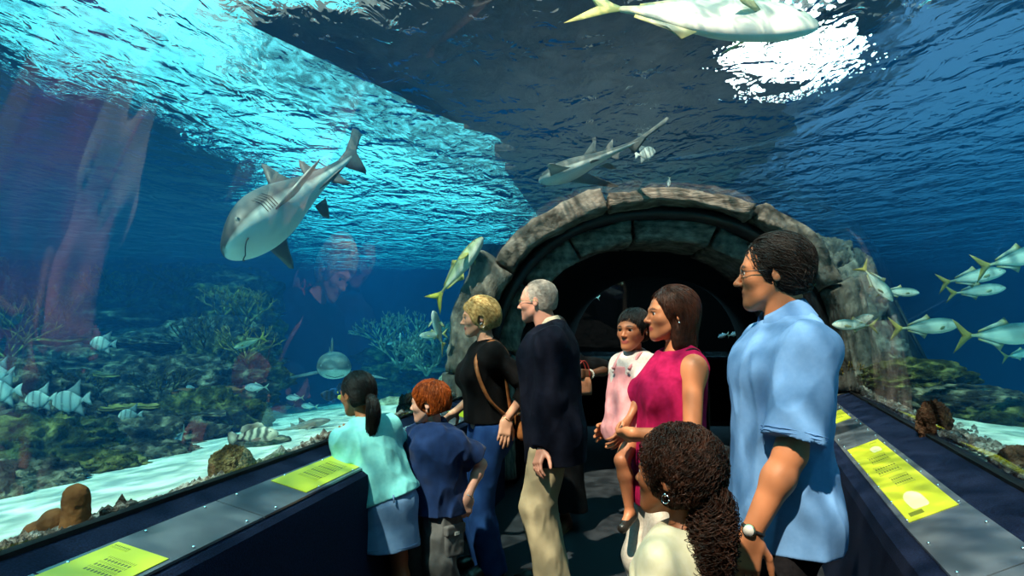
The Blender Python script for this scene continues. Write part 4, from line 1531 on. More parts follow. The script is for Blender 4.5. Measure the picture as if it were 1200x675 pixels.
def tee(b, root, mat, dz=-.06, r_top=.098, r_bot=.105, infl=.012, sleeve=.5, sr=(.040, .043), neck=(.05, .055, .05), neck_off=(0, -.012, .035), fac=.76, amp=.010, freq=13, seed=1., vs=.005, name='shirt', extra=None, both=(1, -1), long=False, wrist_r=None, botshift=(0, .01, 0)):
    """pull-on top: torso shell, sleeves cut square, scooped neck"""
    B = b.B
    S = b.torso(infl)
    bot = b.P0 + b.R0 @ (np.array([0, 0, dz]) * B) + np.array(botshift)
    S.append(cone(b.chest + b.R1 @ np.array([0, -.004, .01]), bot, r_top * B * b.b, r_bot * B * b.b, .05 * B, flat=(b.R0 @ np.array([0, 1., 0]), fac), cut=True))
    for sd in both:
        a, e = b.sh[sd], b.el[sd]
        if long:
            w = b.wr[sd]
            S += [ell(a - np.array([0, 0, .012]), np.array([.04, .042, .048]) * B, None, .03 * B), cone(a - np.array([0, 0, .01]), e, sr[0] * B, sr[1] * B, .02 * B),
                  cone(e, e + (w - e) * long, sr[1] * B, (wrist_r or sr[1] * .75 * B), .02 * B, cut=True)]
        elif sleeve:
            S += [ell(a - np.array([0, 0, .012]), np.array([.038, .040, .046]) * B, None, .03 * B), cone(a - np.array([0, 0, .01]), a + (e - a) * sleeve, sr[0] * B, sr[1] * B, .02 * B, cut=True)]
    S.append(plane_cut(bot, b.R0 @ np.array([0, 0, -1.])))
    S.append(ell(b.nb + b.R1 @ np.array(neck_off), neck, b.R1, .008, 's'))
    if extra: S += extra
    return solid(name, S, vs, mat, root, disp=folds(amp, freq, (1, 1, .5), seed))


def spline(P, n):
    P = np.array(P, float); t = np.linspace(0, len(P) - 1, n); out = []
    for q in t:
        i = min(int(q), len(P) - 2); u = q - i
        p0 = P[max(i - 1, 0)]; p1 = P[i]; p2 = P[i + 1]; p3 = P[min(i + 2, len(P) - 1)]
        out.append(.5 * ((2 * p1) + (-p0 + p2) * u + (2 * p0 - 5 * p1 + 4 * p2 - p3) * u * u + (-p0 + 3 * p1 - 3 * p2 + p3) * u ** 3))
    return np.array(out)


def ponytail(name, pts, rad, n, m, width, mat, parent, curl=0.0, cfreq=90., seed=4, jitter=.004):
    """a hanging bunch of hair along the spine pts, rad = radius at each point"""
    rs = np.random.RandomState(seed)
    C = spline(pts, m); Rr = np.interp(np.linspace(0, len(pts) - 1, m), range(len(pts)), rad)
    T = np.gradient(C, axis=0); T /= np.linalg.norm(T, axis=1)[:, None]
    A = np.cross(T, np.array([.9, .1, .3])); A /= np.linalg.norm(A, axis=1)[:, None]; Bn = np.cross(T, A)
    ang = rs.rand(n) * 6.283; rr = np.sqrt(rs.rand(n)) * .9 + .1
    L = np.clip(rs.normal(.95, .1, n), .6, 1.08)
    Q = np.zeros((n, m, 3))
    s = np.concatenate([[0], np.cumsum(np.linalg.norm(np.diff(C, axis=0), axis=1))])
    ph = rs.rand(n) * 6.283; fr = cfreq * (.75 + .5 * rs.rand(n)); hand = rs.choice([-1, 1], n)
    for i in range(n):
        t = np.linspace(0, L[i] * (m - 1), m); t = np.minimum(t, m - 1.0)
        cx = np.stack([np.interp(t, range(m), C[:, k]) for k in range(3)], 1)
        ax = np.stack([np.interp(t, range(m), A[:, k]) for k in range(3)], 1)
        bx = np.stack([np.interp(t, range(m), Bn[:, k]) for k in range(3)], 1)
        r = np.interp(t, range(m), Rr) * rr[i]; ss = np.interp(t, range(m), s)
        a = ang[i] + .5 * np.sin(ss * 9 + ph[i])
        Q[i] = cx + ax * (np.cos(a) * r)[:, None] + bx * (np.sin(a) * r)[:, None]
        if curl:
            grow = np.clip(ss / .03, 0, 1)
            q = ss * fr[i] * hand[i] + ph[i]
            Q[i] += (ax * np.cos(q)[:, None] + bx * np.sin(q)[:, None]) * (curl * grow)[:, None]
        Q[i] += np.cumsum(rs.normal(size=(m, 3)) * jitter * .15, 0)
    return tubes(name, Q, width * (.6 + .8 * rs.rand(n)), mat, parent)


M_HAIR_BLACK = hair_mat('black hair', (.004, .0035, .004), (.011, .009, .009), .36)
M_HAIR_RED = hair_mat('copper red hair', srgb('#6e2a0c'), srgb('#b3541c'), .4)
M_HAIR_BLONDE = hair_mat('golden blonde hair', srgb('#9c7a44'), srgb('#e8cb8e'), .4)
M_HAIR_WHITE = hair_mat('white grey hair', srgb('#9a948d'), srgb('#c8c3bc'), .6)
M_HAIR_BROWN = hair_mat('dark brown hair', srgb('#1c0f0a'), srgb('#3d2318'), .33)
M_HAIR_CURL = hair_mat('dark brown curls', srgb('#0d0705'), srgb('#3a2014'), .42)
M_GOLD = mat_plain('gold', (.85, .62, .28), .25, 1)
M_SILVER = mat_plain('silver', (.8, .8, .82), .2, 1)


def girl_aqua():
    D = 3.3
    loc = at(452, 393, D); loc.z = 0
    b = Body(loc, (-.55, .83), 1.30, .212, 'c', lean=12, side=13, hyaw=14, hpitch=6, build=1.0)
    root = person_root(b, 'girl with a black ponytail in an aqua t-shirt and pale denim skirt')
    b.arm(1, b.loc_of((-.80, 3.32, .90)), (.35, .8, -.5), palm=(0, 0, -1), curl=.25)
    b.arm(-1, b.loc_of((-.70, 3.66, .90)), (-.55, .35, -.8), palm=(0, 0, -1), curl=.25)
    for sd in (1, -1): b.leg(sd, (sd * .075 * b.B, .02 + .03 * sd, .045 * b.B))
    bodymesh(b, root, SKIN_BROWN, srgb('#8a4a3c'), srgb('#140c09'), .005)
    b.eyes(root)
    P = hair_cap(b, .03, back=-.30)
    hair = solid('hair', P, .004, M_HAIR_BLACK, root, disp=lambda q: .003 * fbm(q, 80, 2))
    tie = b.hp((.0, .44, -.12))
    lo, hi = bounds(P, 0)
    rt = surf_samples(P, lo, hi, 2600, lambda q: np.ones(len(q), bool), 5)

    def flow(q, i):
        d = tie - q; return d / (np.linalg.norm(d, axis=1)[:, None] + 1e-6)
    strands('hair_lock', P, rt, flow, 7, .008, .0013, M_HAIR_BLACK, hair, .001, .12, 5)
    pt = [tie + np.array([0, -.03, .01]), tie + np.array([0, .03, -.005]), tie + np.array([.0, .05, -.06]), tie + np.array([.005, .045, -.13]), tie + np.array([.01, .03, -.215])]
    tail = solid('ponytail', [cone(pt[i], pt[i + 1], r0, r1, .01) for i, (r0, r1) in enumerate([(.018, .024), (.024, .032), (.032, .027), (.027, .008)])], .004, M_HAIR_BLACK, root)
    ponytail('hair_lock', pt, [.02, .028, .036, .031, .012], 420, 18, .0014, M_HAIR_BLACK, tail, jitter=.003)
    tube_part('hair_tie', [tie + np.array([math.cos(t) * .021, .018, math.sin(t) * .021]) for t in np.linspace(0, 2 * PI, 17)], .006, M_BLACK, root)
    tee(b, root, fabric('aqua cotton', srgb('#7fd8dc'), srgb('#8fe2e4'), 60), dz=.01, r_top=.108, r_bot=.128, infl=.010, sleeve=.46, sr=(.043, .047), neck=(.05, .05, .035), neck_off=(0, -.01, .03), amp=.011, freq=14, seed=4.)
    M_DENIM = fabric('pale blue denim', srgb('#6d90bf'), srgb('#7b9cc8'), 35, bscale=700, bump=.5)
    w = b.waist + np.array([0, 0, .01])
    hem = b.P0 + np.array([0, .03, -.20 * b.B + .03])
    S = [ell(b.P0 + np.array([0, .01, .0]), np.array([.098, .078, .085]) * b.B, None, .03),
         cone(w, b.P0 + np.array([0, .015, -.02]), .078 * b.B, .118 * b.B, .04, flat=((0, 1, 0), .80)),
         cone(b.P0 + np.array([0, .015, -.02]), hem, .118 * b.B, .128 * b.B, .03, flat=((0, 1, 0), .74), cut=True)]
    for sd in (1, -1): S.append(ell(b.hip[sd] + np.array([0, .03, -.01]), np.array([.05, .052, .06]) * b.B, None, .03, infl=.008))
    S.append(plane_cut(w + np.array([0, 0, .0]), (0, 0, 1)))
    sk = solid('skirt', S, .005, M_DENIM, root, disp=folds(.006, 9, (1, 1, .3), 8))
    r = .128 * b.B
    tube_part('hem_seam', [hem + np.array([math.cos(t) * (r + .001), math.sin(t) * (r * .74 + .001), .022]) for t in np.linspace(0, 2 * PI, 41)], .0016, fabric('denim stitching', srgb('#4d6f9e'), srgb('#5f83b5')), sk, 4)
    tube_part('belt_loop', [b.P0 + np.array([.02, .092 * b.B + .022, .055]), b.P0 + np.array([.02, .092 * b.B + .03, .02])], .004, M_DENIM, sk, 4)
    for sd in (1, -1): shoe(b, root, sd, M_SHOE)
    return root


def boy_red():
    D = 3.5
    loc = at(509, 393, D); loc.z = 0
    b = Body(loc, (-.62, -.78), 1.225, .208, 'c', lean=5, side=3, hyaw=-62, hpitch=5, build=1.12)
    root = person_root(b, 'boy with copper red hair in a navy velour polo shirt and grey cargo trousers')
    b.arm(-1, b.loc_of((-.66, 3.42, .865)), (-.5, .5, -.6), palm=(0, 0, -1), curl=.3)
    wl = b.loc_of(at(548, 582, 3.42))
    b.arm(1, wl, (.3, 1, 0), fdir=b.loc_of(at(545, 604, 3.42)) - wl, palm=(-1, .3, 0), curl=.85, thumb=.6)
    for sd in (1, -1): b.leg(sd, (sd * .085 * b.B, .02, .045 * b.B))
    bodymesh(b, root, SKIN_ROSY, srgb('#c8776a'), srgb('#8a4a22'), .0045)
    b.eyes(root, (.12, .16, .2))
    P = hair_cap(b, .065, hairline=(-.10, .40), back=-.30)
    short_hair(b, root, M_HAIR_RED, n=3600, seed=7, width=.0013, steps=7, step=.006, cap=P, flowv=(0, -.05, -.55), crown=(.05, .22, .52), pull=.9, jitter=.2, lift=.0014)
    MP = fabric('navy velour', srgb('#162a52'), srgb('#1c3462'), 22, sheen=.1)
    sh = tee(b, root, MP, dz=-.035, r_top=.117, r_bot=.140, infl=.014, sleeve=.78, sr=(.048, .058), neck=(.05, .05, .04), neck_off=(0, -.015, .035), fac=.8, amp=.018, freq=14, seed=6., name='polo_shirt')
    collar_shell('collar', b.nb + b.R1 @ np.array([0, -.004, .020]), b.R1 @ np.array([0, -.2, 1.]), .046, .074, .030, MP, sh, fwd=b.R1 @ np.array([0, -1., 0]), gap=.35)
    pk = b.chest + b.R1 @ np.array([0, -.078 * b.B * 1.12 - .022, .045])
    m = MB()
    for k in range(2): setp(MB().ball((0, 0, 0), (.0055, .003, .0055), 8, 6).build('button', mat_plain('pale button', (.7, .7, .68), .4), sh, True, loc=pk + b.R1 @ np.array([.0, .0, .02 - k * .035])))
    MG = fabric('grey cotton twill', srgb('#575658'), srgb('#626062'), 50)
    tr = trousers(b, root, MG, .020, .006, hem=.05, flare=.018, amp=.013, seed=5., name='cargo_trousers')
    k = b.hip[1] + (b.kn[1] - b.hip[1]) * .62 + np.array([.072, .02, 0])
    cp = solid('cargo_pocket', [rbox(k, (.018, .062, .075), None, .012)], .005, MG, tr, disp=folds(.005, 18, (1, 1, 1), 2))
    solid('pocket_flap', [rbox(k + np.array([.006, 0, .06]), (.018, .068, .026), None, .008)], .005, MG, cp)
    setp(MB().box((0, 0, 0), (.002, .034, .016)).build('cloth_label', mat_plain('pale cloth label', (.6, .6, .58), .8), cp, loc=k + np.array([.026, .0, .042])), 'small pale cloth label')
    w = b.wr[1]; d = b.wr[1] - b.el[1]; d /= np.linalg.norm(d); o1 = np.cross(d, (1, 0, 0)); o1 /= np.linalg.norm(o1); o2 = np.cross(d, o1)
    tube_part('bracelet', [w - d * .004 + (o1 * math.cos(t) + o2 * math.sin(t)) * .0225 for t in np.linspace(0, 2 * PI, 25)], .0022, M_SILVER, root, 6)
    for sd in (1, -1): shoe(b, root, sd, M_SHOE)
    return root


def woman_blonde():
    D = 4.2
    loc = at(572, 393, D); loc.z = 0
    b = Body(loc, (-.96, -.28), 1.685, .230, 'f', lean=4, hyaw=-12, hpitch=5, build=.98)
    root = person_root(b, 'woman with short blonde hair in a black sweater and blue jeans reaching to the ledge')
    wr = b.loc_of(at(533, 483, 4.42))
    b.arm(-1, wr, (-.6, .6, -.4), fdir=b.loc_of(at(519, 494, 4.5)) - wr, palm=(0, 0, -1), curl=.15)
    wl = b.loc_of(at(593, 492, 4.05))
    b.arm(1, wl, (.4, 1, 0), fdir=b.loc_of(at(590, 520, 4.0)) - wl, curl=.35)
    bodymesh(b, root, SKIN_FAIR, srgb('#b8605c'), srgb('#7a5a30'), .005)
    b.eyes(root, (.08, .12, .16))
    h = b.hs
    P = hair_cap(b, .07, hairline=(-.10, .41), back=-.36) 
    P.insert(2, ell(b.hp((0, .30, .02)), np.array([.32, .27, .36]) * h, b.Rh, .08 * h))
    short_hair(b, root, M_HAIR_BLONDE, n=3600, seed=9, width=.0016, steps=10, step=.009, cap=P, flowv=(0, .15, -.35), crown=(.12, -.24, .46), pull=.85, jitter=.2, lift=.002)
    earring(b, root, M_SILVER, 1, .014)
    MK = fabric('black knit', (.002, .002, .0025), (.004, .004, .005), 60)
    tee(b, root, MK, dz=.03, r_top=.088, r_bot=.100, infl=.010, sr=(.038, .034), neck=(.062, .06, .05), neck_off=(0, -.015, .05), long=.45, wrist_r=.030 * b.B, amp=.010, freq=11, seed=2., name='sweater')
    MJ = fabric('blue jeans', srgb('#173366'), srgb('#204278'), 12, bscale=700, bump=.5)
    trousers(b, root, MJ, .010, .006, hem=.03, flare=.016, amp=.007, seed=3., top=.02, name='jeans')
    w = b.wr[1]; d = b.wr[1] - b.el[1]; d /= np.linalg.norm(d); o1 = np.cross(d, (1, 0, 0)); o1 /= np.linalg.norm(o1); o2 = np.cross(d, o1)
    tube_part('bracelet', [w - d * .01 + (o1 * math.cos(t) + o2 * math.sin(t)) * .0265 for t in np.linspace(0, 2 * PI, 25)], .0025, M_GOLD, root, 6)
    for sd in (1, -1): shoe(b, root, sd, M_SHOE)
    # shoulder bag, only its strap shows
    bag = empty('shoulder_bag', b.loc, b.th, 'tan leather strap of a bag over the blonde woman\'s shoulder', 'bag')
    ML = mat_noise('tan leather', srgb('#7a4a2a'), srgb('#9a6238'), scale=30, rough=.5, bump=.2)
    S = b.sh[1] * .72 + b.nb * .28
    R1 = b.R1
    pts = spline([b.waist + R1 @ np.array([.175, .10, -.02]), b.chest + R1 @ np.array([.185, .085, .0]), b.shc + R1 @ np.array([.15, .098, -.01]), S + R1 @ np.array([0, .02, .066]), b.shc + R1 @ np.array([.135, -.088, .0]),
                  b.chest + R1 @ np.array([.192, -.085, .02]), b.waist + R1 @ np.array([.198, -.03, .06]), b.waist + R1 @ np.array([.19, .06, -.04])], 46)
    V = []; F = []
    T = np.gradient(pts, axis=0); T /= np.linalg.norm(T, axis=1)[:, None]
    for i, p in enumerate(pts):
        o = p - (b.chest * .5 + b.shc * .5); o -= T[i] * (o @ T[i]); o /= np.linalg.norm(o); sdv = np.cross(T[i], o)
        for a_, c_ in ((-.011, 0), (.011, 0), (.011, .003), (-.011, .003)): V.append(p + sdv * a_ + o * c_)
    for i in range(len(pts) - 1):
        for k in range(4): F.append((i * 4 + k, i * 4 + (k + 1) % 4, (i + 1) * 4 + (k + 1) % 4, (i + 1) * 4 + k))
    meshobj('strap', V, F, ML, bag, True)
    solid('pouch', [rbox(b.waist + R1 @ np.array([.12, .17, -.13]), (.075, .03, .08), None, .025)], .006, ML, bag)
    return root


def man_blazer():
    D = 3.9
    loc = at(648, 393, D); loc.z = 0
    b = Body(loc, (-1, .06), 1.775, .236, 'm', lean=2, clean=5, hyaw=-18, hpitch=3, build=1.04, neck_fwd=.05)
    root = person_root(b, 'elderly man with white hair and glasses in a navy blazer and khaki trousers')
    wl = b.loc_of(at(636, 527, 3.72))
    b.arm(1, wl, (.5, 1, 0), fdir=b.loc_of(at(627, 552, 3.66)) - wl, palm=(-.6, .8, 0), curl=.55, thumb=.35)
    wr = b.loc_of(at(626, 530, 4.1)); b.arm(-1, wr, (-.5, 1, 0), curl=.5)
    bodymesh(b, root, srgb('#cf9480'), srgb('#b06a60'), srgb('#8d8073'), .0045)
    b.eyes(root, (.1, .14, .18))
    P = hair_cap(b, .008, hairline=(.03, .44), back=-.28)
    short_hair(b, root, M_HAIR_WHITE, n=5200, seed=11, width=.0008, steps=6, step=.006, cap=P, flowv=(0, .45, -.35), crown=(.1, -.26, .44), pull=.7, jitter=.3, lift=.0014)
    glasses(b, root, M_GOLD)
    MB_ = fabric('navy wool', (.002, .003, .009), (.004, .006, .015), 40)
    bl = tee(b, root, MB_, dz=-.11, r_top=.108, r_bot=.118, infl=.018, sr=(.046, .040), neck=(.058, .075, .05), neck_off=(0, -.035, .045), long=.93, wrist_r=.029 * b.B, fac=.80, amp=.012, freq=9, seed=12., name='blazer')
    collar_shell('lapel_collar', b.nb + np.array([0, .0, .0]), (0, -.25, 1), .066, .088, .028, MB_, bl, fwd=(0, -1, 0), gap=.75)
    MC = fabric('cream shirt', srgb('#cfc6ae'), srgb('#ddd5c0'))
    st = solid('shirt', [ell(b.nb + np.array([0, -.03, -.03]), (.070, .066, .055), None, .01), cone(b.nb - np.array([0, 0, .03]), b.nb + np.array([0, -.012, .06]), .066, .061, .01, cut=True)], .005, MC, root)
    collar_shell('collar', b.nb + np.array([0, -.012, .044]), (0, -.25, 1), .061, .080, .036, MC, st, fwd=(0, -1, 0), gap=.25)
    MK = fabric('khaki cotton', srgb('#aea083'), srgb('#b5a789'), 30)
    trousers(b, root, MK, .012, .006, hem=.03, flare=.014, amp=.010, seed=14.)
    w = b.wr[1]; d = b.wr[1] - b.el[1]; d /= np.linalg.norm(d)
    out = b.loc_of(Vector((.2, 0, 1.2))) - w; out -= d * (out @ d); out /= np.linalg.norm(out); bk = np.cross(d, out)
    for k in range(4): MB().ball((0, 0, 0), (.007, .007, .007), 8, 6).build('cuff_button', M_GOLD, bl, True, loc=w - d * (.025 + .022 * k) + out * .048 + bk * (.012 if bk[1] > 0 else -.012))
    for sd in (1, -1): shoe(b, root, sd, M_SHOE)
    return root


def woman_behind():
    D = 5.2
    loc = at(651, 393, D); loc.z = 0
    b = Body(loc, (-.55, -.83), 1.60, .225, 'f', lean=2, build=1.05)
    root = person_root(b, 'woman in black with a bead bracelet behind the man in the navy blazer')
    wl = b.loc_of(at(690, 439, 5.0))
    b.arm(1, wl, (.9, .5, -.4), fdir=(-.2, -1, .1), palm=(-1, 0, 0), curl=.6)
    bodymesh(b, root, SKIN_DARK, srgb('#5a2f28'), srgb('#0c0806'), .007)
    b.eyes(root)
    P = hair_cap(b, .05, back=-.36)
    short_hair(b, root, M_HAIR_BLACK, n=900, seed=13, width=.003, steps=7, cap=P)
    MK = fabric('black jersey', (.002, .002, .0025), (.004, .004, .005))
    tee(b, root, MK, dz=-.02, infl=.012, sleeve=.9, sr=(.038, .040), r_top=.095, r_bot=.11, vs=.008, name='top')
    solid('skirt', [cone(b.waist, (0, .0, .16), .085 * b.B, .16 * b.B, .03, flat=((0, 1, 0), .75), cut=True)], .008, MK, root, disp=folds(.02, 10, (1, 1, .2), 3))
    MS = mat_noise('brown sandal leather', srgb('#3a2013'), srgb('#5a3520'), 20, .5)
    for sd in (1, -1):
        a = b.an[sd]; t = b.toe[sd]
        s = solid('sandal', [rbox((a[0] + t[0] * .05 * b.B, a[1] + t[1] * .05 * b.B, .008), (.045, .125, .008), np.stack([np.array([t[1], -t[0], 0]), np.array([t[0], t[1], 0]), np.array([0, 0, 1.])], 1), .006)], .005, MS, root)
    w = b.wr[1]; d = b.wr[1] - b.el[1]; d /= np.linalg.norm(d); o1 = np.cross(d, (1, 0, 0)); o1 /= np.linalg.norm(o1); o2 = np.cross(d, o1)
    mb = MB()
    for t in np.linspace(0, 2 * PI, 15)[:-1]: mb.ball(w - d * .02 + (o1 * math.cos(t) + o2 * math.sin(t)) * .030, .008, 7, 5)
    mb.build('bead_bracelet', mat_plain('pearl beads', (.7, .68, .62), .3), root, True)
    return root


def woven_bag():
    o = at(682, 463, 4.98)
    root = empty('woven_bag', o, R(20), 'woven straw handbag behind the man in the navy blazer', 'bag')
    m, nt, N, L = newmat('woven straw')
    bs = N['Principled BSDF']; tc = N.new('ShaderNodeTexCoord')
    br = N.new('ShaderNodeTexBrick'); br.inputs['Scale'].default_value = 40; br.inputs['Color1'].default_value = (*srgb('#c98a66'), 1); br.inputs['Color2'].default_value = (*srgb('#b8754f'), 1); br.inputs['Mortar'].default_value = (*srgb('#5a3020'), 1)
    br.inputs['Mortar Size'].default_value = .03
    mp = N.new('ShaderNodeMapping'); mp.inputs['Rotation'].default_value = (R(90), 0, 0)
    L.new(tc.outputs['Object'], mp.inputs[0]); L.new(mp.outputs[0], br.inputs['Vector']); L.new(br.outputs[0], bs.inputs['Base Color'])
    bp = N.new('ShaderNodeBump'); bp.inputs['Distance'].default_value = .004; L.new(br.outputs[1], bp.inputs['Height']); L.new(bp.outputs[0], bs.inputs['Normal'])
    mb = MB(); prof = [(0.20, 0), (.215, .05), (.205, .12), (.17, .20)]
    n = 20; v = []; f = []
    for w, z in prof:
        for k in range(n):
            a = 2 * PI * k / n
            v.append((w / 2 * math.copysign(abs(math.cos(a)) ** .6, math.cos(a)), .05 * math.copysign(abs(math.sin(a)) ** .6, math.sin(a)), z))
    for i in range(3):
        for k in range(n): f.append((i * n + k, i * n + (k + 1) % n, (i + 1) * n + (k + 1) % n, (i + 1) * n + k))
    f.append(tuple(range(n - 1, -1, -1))); f.append(tuple(3 * n + k for k in range(n)))
    meshobj('basket', v, f, m, root, True)
    MRED = mat_plain('red cord', srgb('#8a2018'), .5)
    for y in (.04, -.04):
        tube_part('handle', [(.07 * math.cos(t), y, .19 + .19 * math.sin(t)) for t in np.linspace(0, PI, 17)], .006, MRED, root, 6)
    root.scale = (.72, .72, .66)
    return root


def mother():
    D = 3.0
    loc = at(782, 393, D); loc.z = 0
    b = Body(loc, (-.97, -.22), 1.67, .235, 'f', lean=-5, clean=-2, hyaw=-10, hpitch=1, build=1.02, pel_off=(0, .0))
    root = person_root(b, 'woman with long dark hair in a magenta sleeveless top carrying a toddler')
    wl = b.loc_of(at(741, 508, 2.76))
    b.arm(1, wl, (.35, .7, -.9), fdir=b.loc_of(at(722, 513, 2.92)) - wl, palm=(-.9, .3, .2), curl=.55, thumb=.3)
    wr = b.loc_of(at(728, 500, 3.25)); b.arm(-1, wr, (-.4, .7, -.9), curl=.5)
    bodymesh(b, root, SKIN_TAN, srgb('#a8504c'), srgb('#1d100b'), .0045)
    b.eyes(root)
    h = b.hs
    P = hair_cap(b, .045, hairline=(-.10, .43), back=-1.6)
    P = [P[0], P[1],
         cone(b.hp((0, .22, .05)), b.hp((0, .28, -.62)), .33 * h, .22 * h, .12 * h, flat=(b.Rh @ np.array([0, 1., 0]), .85), cut=False),
         cone(b.hp((.16, .10, .05)), b.hp((.20, .12, -.56)), .18 * h, .13 * h, .1 * h), cone(b.hp((-.16, .10, .05)), b.hp((-.20, .12, -.56)), .18 * h, .13 * h, .1 * h),
         ell(b.hp((0, -.50, -.12)), np.array([.62, .37, .50]) * h, b.Rh, .04 * h, 's'),
         ell(b.hp((.42, -.06, -.16)), np.array([.15, .16, .20]) * h, b.Rh, .04 * h, 's'), ell(b.hp((-.42, -.06, -.16)), np.array([.15, .16, .20]) * h, b.Rh, .04 * h, 's'),
         plane_cut(b.hp((0, 0, -.72)), b.Rh @ np.array([0, .2, -1.]), .02)]
    hair = solid('hair', P, .004, M_HAIR_BROWN, root, disp=lambda q: .005 * fbm(q * np.array([1, 1, .25]), 60, 2))
    lo, hi = bounds(P[:5], 0)
    rt = surf_samples(P, lo, hi, 4200, lambda q: q[:, 2] > b.hc[2] - .5 * h, 15)
    crown = b.hp((.10, -.20, .48)); hc = b.hc; Rh = b.Rh

    def flow(q, i):
        d = q - crown; d /= np.linalg.norm(d, axis=1)[:, None] + 1e-6
        w = np.clip((hc[2] + .2 * h - q[:, 2]) / (.4 * h), 0, 1)[:, None]
        return d * (1 - w) + np.array([0, .1, -1.]) * (.35 + w)
    strands('hair_lock', P, rt, flow, 12, .012, .0014, M_HAIR_BROWN, hair, .0015, .10, 15)
    earring(b, root, M_SILVER, 1)
    MM = fabric('magenta jersey', srgb('#8e1244'), srgb('#a81a52'), 40)
    tee(b, root, MM, dz=-.10, r_top=.090, r_bot=.108, infl=.008, sleeve=0, neck=(.075, .07, .06), neck_off=(0, -.035, .04), amp=.011, freq=12, seed=9., name='top',
        extra=[ell(b.sh[sd] + np.array([sd * .032, 0, -.02]), (.042, .075, .085), None, .012, 's') for sd in (1, -1)])
    MW = fabric('white cotton trousers', srgb('#b9b4a8'), srgb('#d2cdc2'))
    trousers(b, root, MW, .010, .007, hem=.16, flare=.01, amp=.007, seed=19.)
    for sd in (1, -1): shoe(b, root, sd, M_SHOE)
    bs = spline([b.waist + np.array([.10, .13, -.05]), b.chest + np.array([.11, .115, .02]), b.sh[1] * .72 + b.nb * .28 + np.array([.0, .055, .035]), b.sh[1] * .72 + b.nb * .28 + np.array([.0, .0, .056]), b.shc + np.array([.10, -.08, -.0]), b.chest + np.array([.08, -.118, .0])], 30)
    bag = empty('shoulder_bag', b.loc, b.th, 'black bag strap over the shoulder of the woman in magenta', 'bag')
    tube_part('strap', bs, .008, M_BLACK, bag, 6)
    solid('pouch', [rbox(b.waist + np.array([.10, .17, -.12]), (.09, .035, .10), None, .025)], .007, M_BLACK, bag)
    return root


def toddler():
    D = 3.14
    loc = at(741, 393, D); loc.z = 0
    b = Body(loc, (-.72, -.70), 1.0, .190, 'c', lean=-3, hyaw=4, hpitch=3, build=1.05, pel_h=1.075)
    root = person_root(b, 'toddler in a white shirt and pink pinafore carried on a woman\'s hip')
    wl = b.loc_of(at(733, 499, 2.98))
    b.arm(1, wl, (.6, .7, -.2), curl=.4)
    b.arm(-1, b.loc_of(at(768, 445, 3.28)), (-.6, .5, -.6), curl=.4)
    a1 = b.loc_of(at(738, 600, 2.98)); b.leg(1, a1, (0, -1, .1), toe=b.R0 @ np.array([.2, -1, -.6]))
    a2 = b.loc_of(at(770, 590, 3.4)); b.leg(-1, a2, (0, -1, .1))
    # hanging feet keep their own height
    P = b.torso() + b.neck() + b.head() + b.legs()
    for sd in (1, -1):
        P += b.upper_arm(sd) + b.lower_arm(sd) + b.handp(sd)
        a = b.an[sd]; t = np.array([.1 * sd, -.8, -.55]); t /= np.linalg.norm(t)
        P += [cone(a, a + np.array([0, .012, -.022]), .019, .021, .01), cone(a, a + t * .075 + np.array([0, 0, -.012]), .020, .017, .015, flat=((0, 0, 1), .8))]
    solid('body', P, .004, M_SKIN, root, colfn=b.skin_col(srgb('#a86d4c'), srgb('#9a4c44'), srgb('#1a0f0a')))
    b.eyes(root)
    P = hair_cap(b, .035, hairline=(-.10, .38), back=-.30)
    short_hair(b, root, M_HAIR_BLACK, n=1800, seed=17, width=.0012, steps=8, cap=P, flowv=(0, -.1, -.5), crown=(0, .15, .5))
    MWH = fabric('white cotton', srgb('#c9c6c4'), srgb('#dedbd8'))
    tee(b, root, MWH, dz=.02, r_top=.11, r_bot=.115, infl=.010, sleeve=.75, sr=(.048, .056), neck=(.036, .036, .03), neck_off=(0, -.008, .025), amp=.010, freq=18, seed=21., vs=.004)
    MPK = fabric('pink cotton', srgb('#cf8f98'), srgb('#dfa6ac'), 30)
    S = [cone(b.chest + np.array([0, -.012, .02]), b.P0 + np.array([0, -.015, -.03]), .112 * b.B, .145 * b.B, .02, flat=((0, 1, 0), .80)),
         ell(b.hip[1] + np.array([.0, -.01, -.03]), (.068, .07, .075), None, .02), ell(b.hip[-1] + np.array([.0, -.01, -.03]), (.068, .07, .075), None, .02),
         plane_cut(b.chest + np.array([0, 0, .045]), (0, 0.15, 1)),
         plane_cut(b.P0 + np.array([0, 0, -.10]), (0, 0, -1))]
    pf = solid('pinafore', S, .004, MPK, root, disp=folds(.010, 16, (1, 1, .6), 5))
    for sd in (1, -1):
        c1 = b.chest + np.array([sd * .042, -.094, .048]); c2 = b.shc + np.array([sd * .05, -.02, .052]); c3 = b.shc + np.array([sd * .045, .075, .0])
        tube_part('shoulder_strap', spline([c1, b.shc + np.array([sd * .048, -.078, .01]), c2, c3], 14), .0075, MPK, pf, 6)
        MB().ball((0, 0, 0), (.008, .004, .008), 8, 6).build('button', mat_plain('white button', (.7, .66, .64), .4), pf, True, loc=c1 + np.array([0, -.008, -.012]))
    for sd in (1, -1):
        a = b.an[sd]
        t = np.array([.1 * sd, -.8, -.55]); t /= np.linalg.norm(t)
        solid('shoe', [cone(a + np.array([0, .012, -.020]), a + t * .075 + np.array([0, 0, -.014]), .026, .023, .01), plane_cut(a + np.array([0, 0, .004]), (0, .3, 1))], .004, M_SHOE, root)
    return root


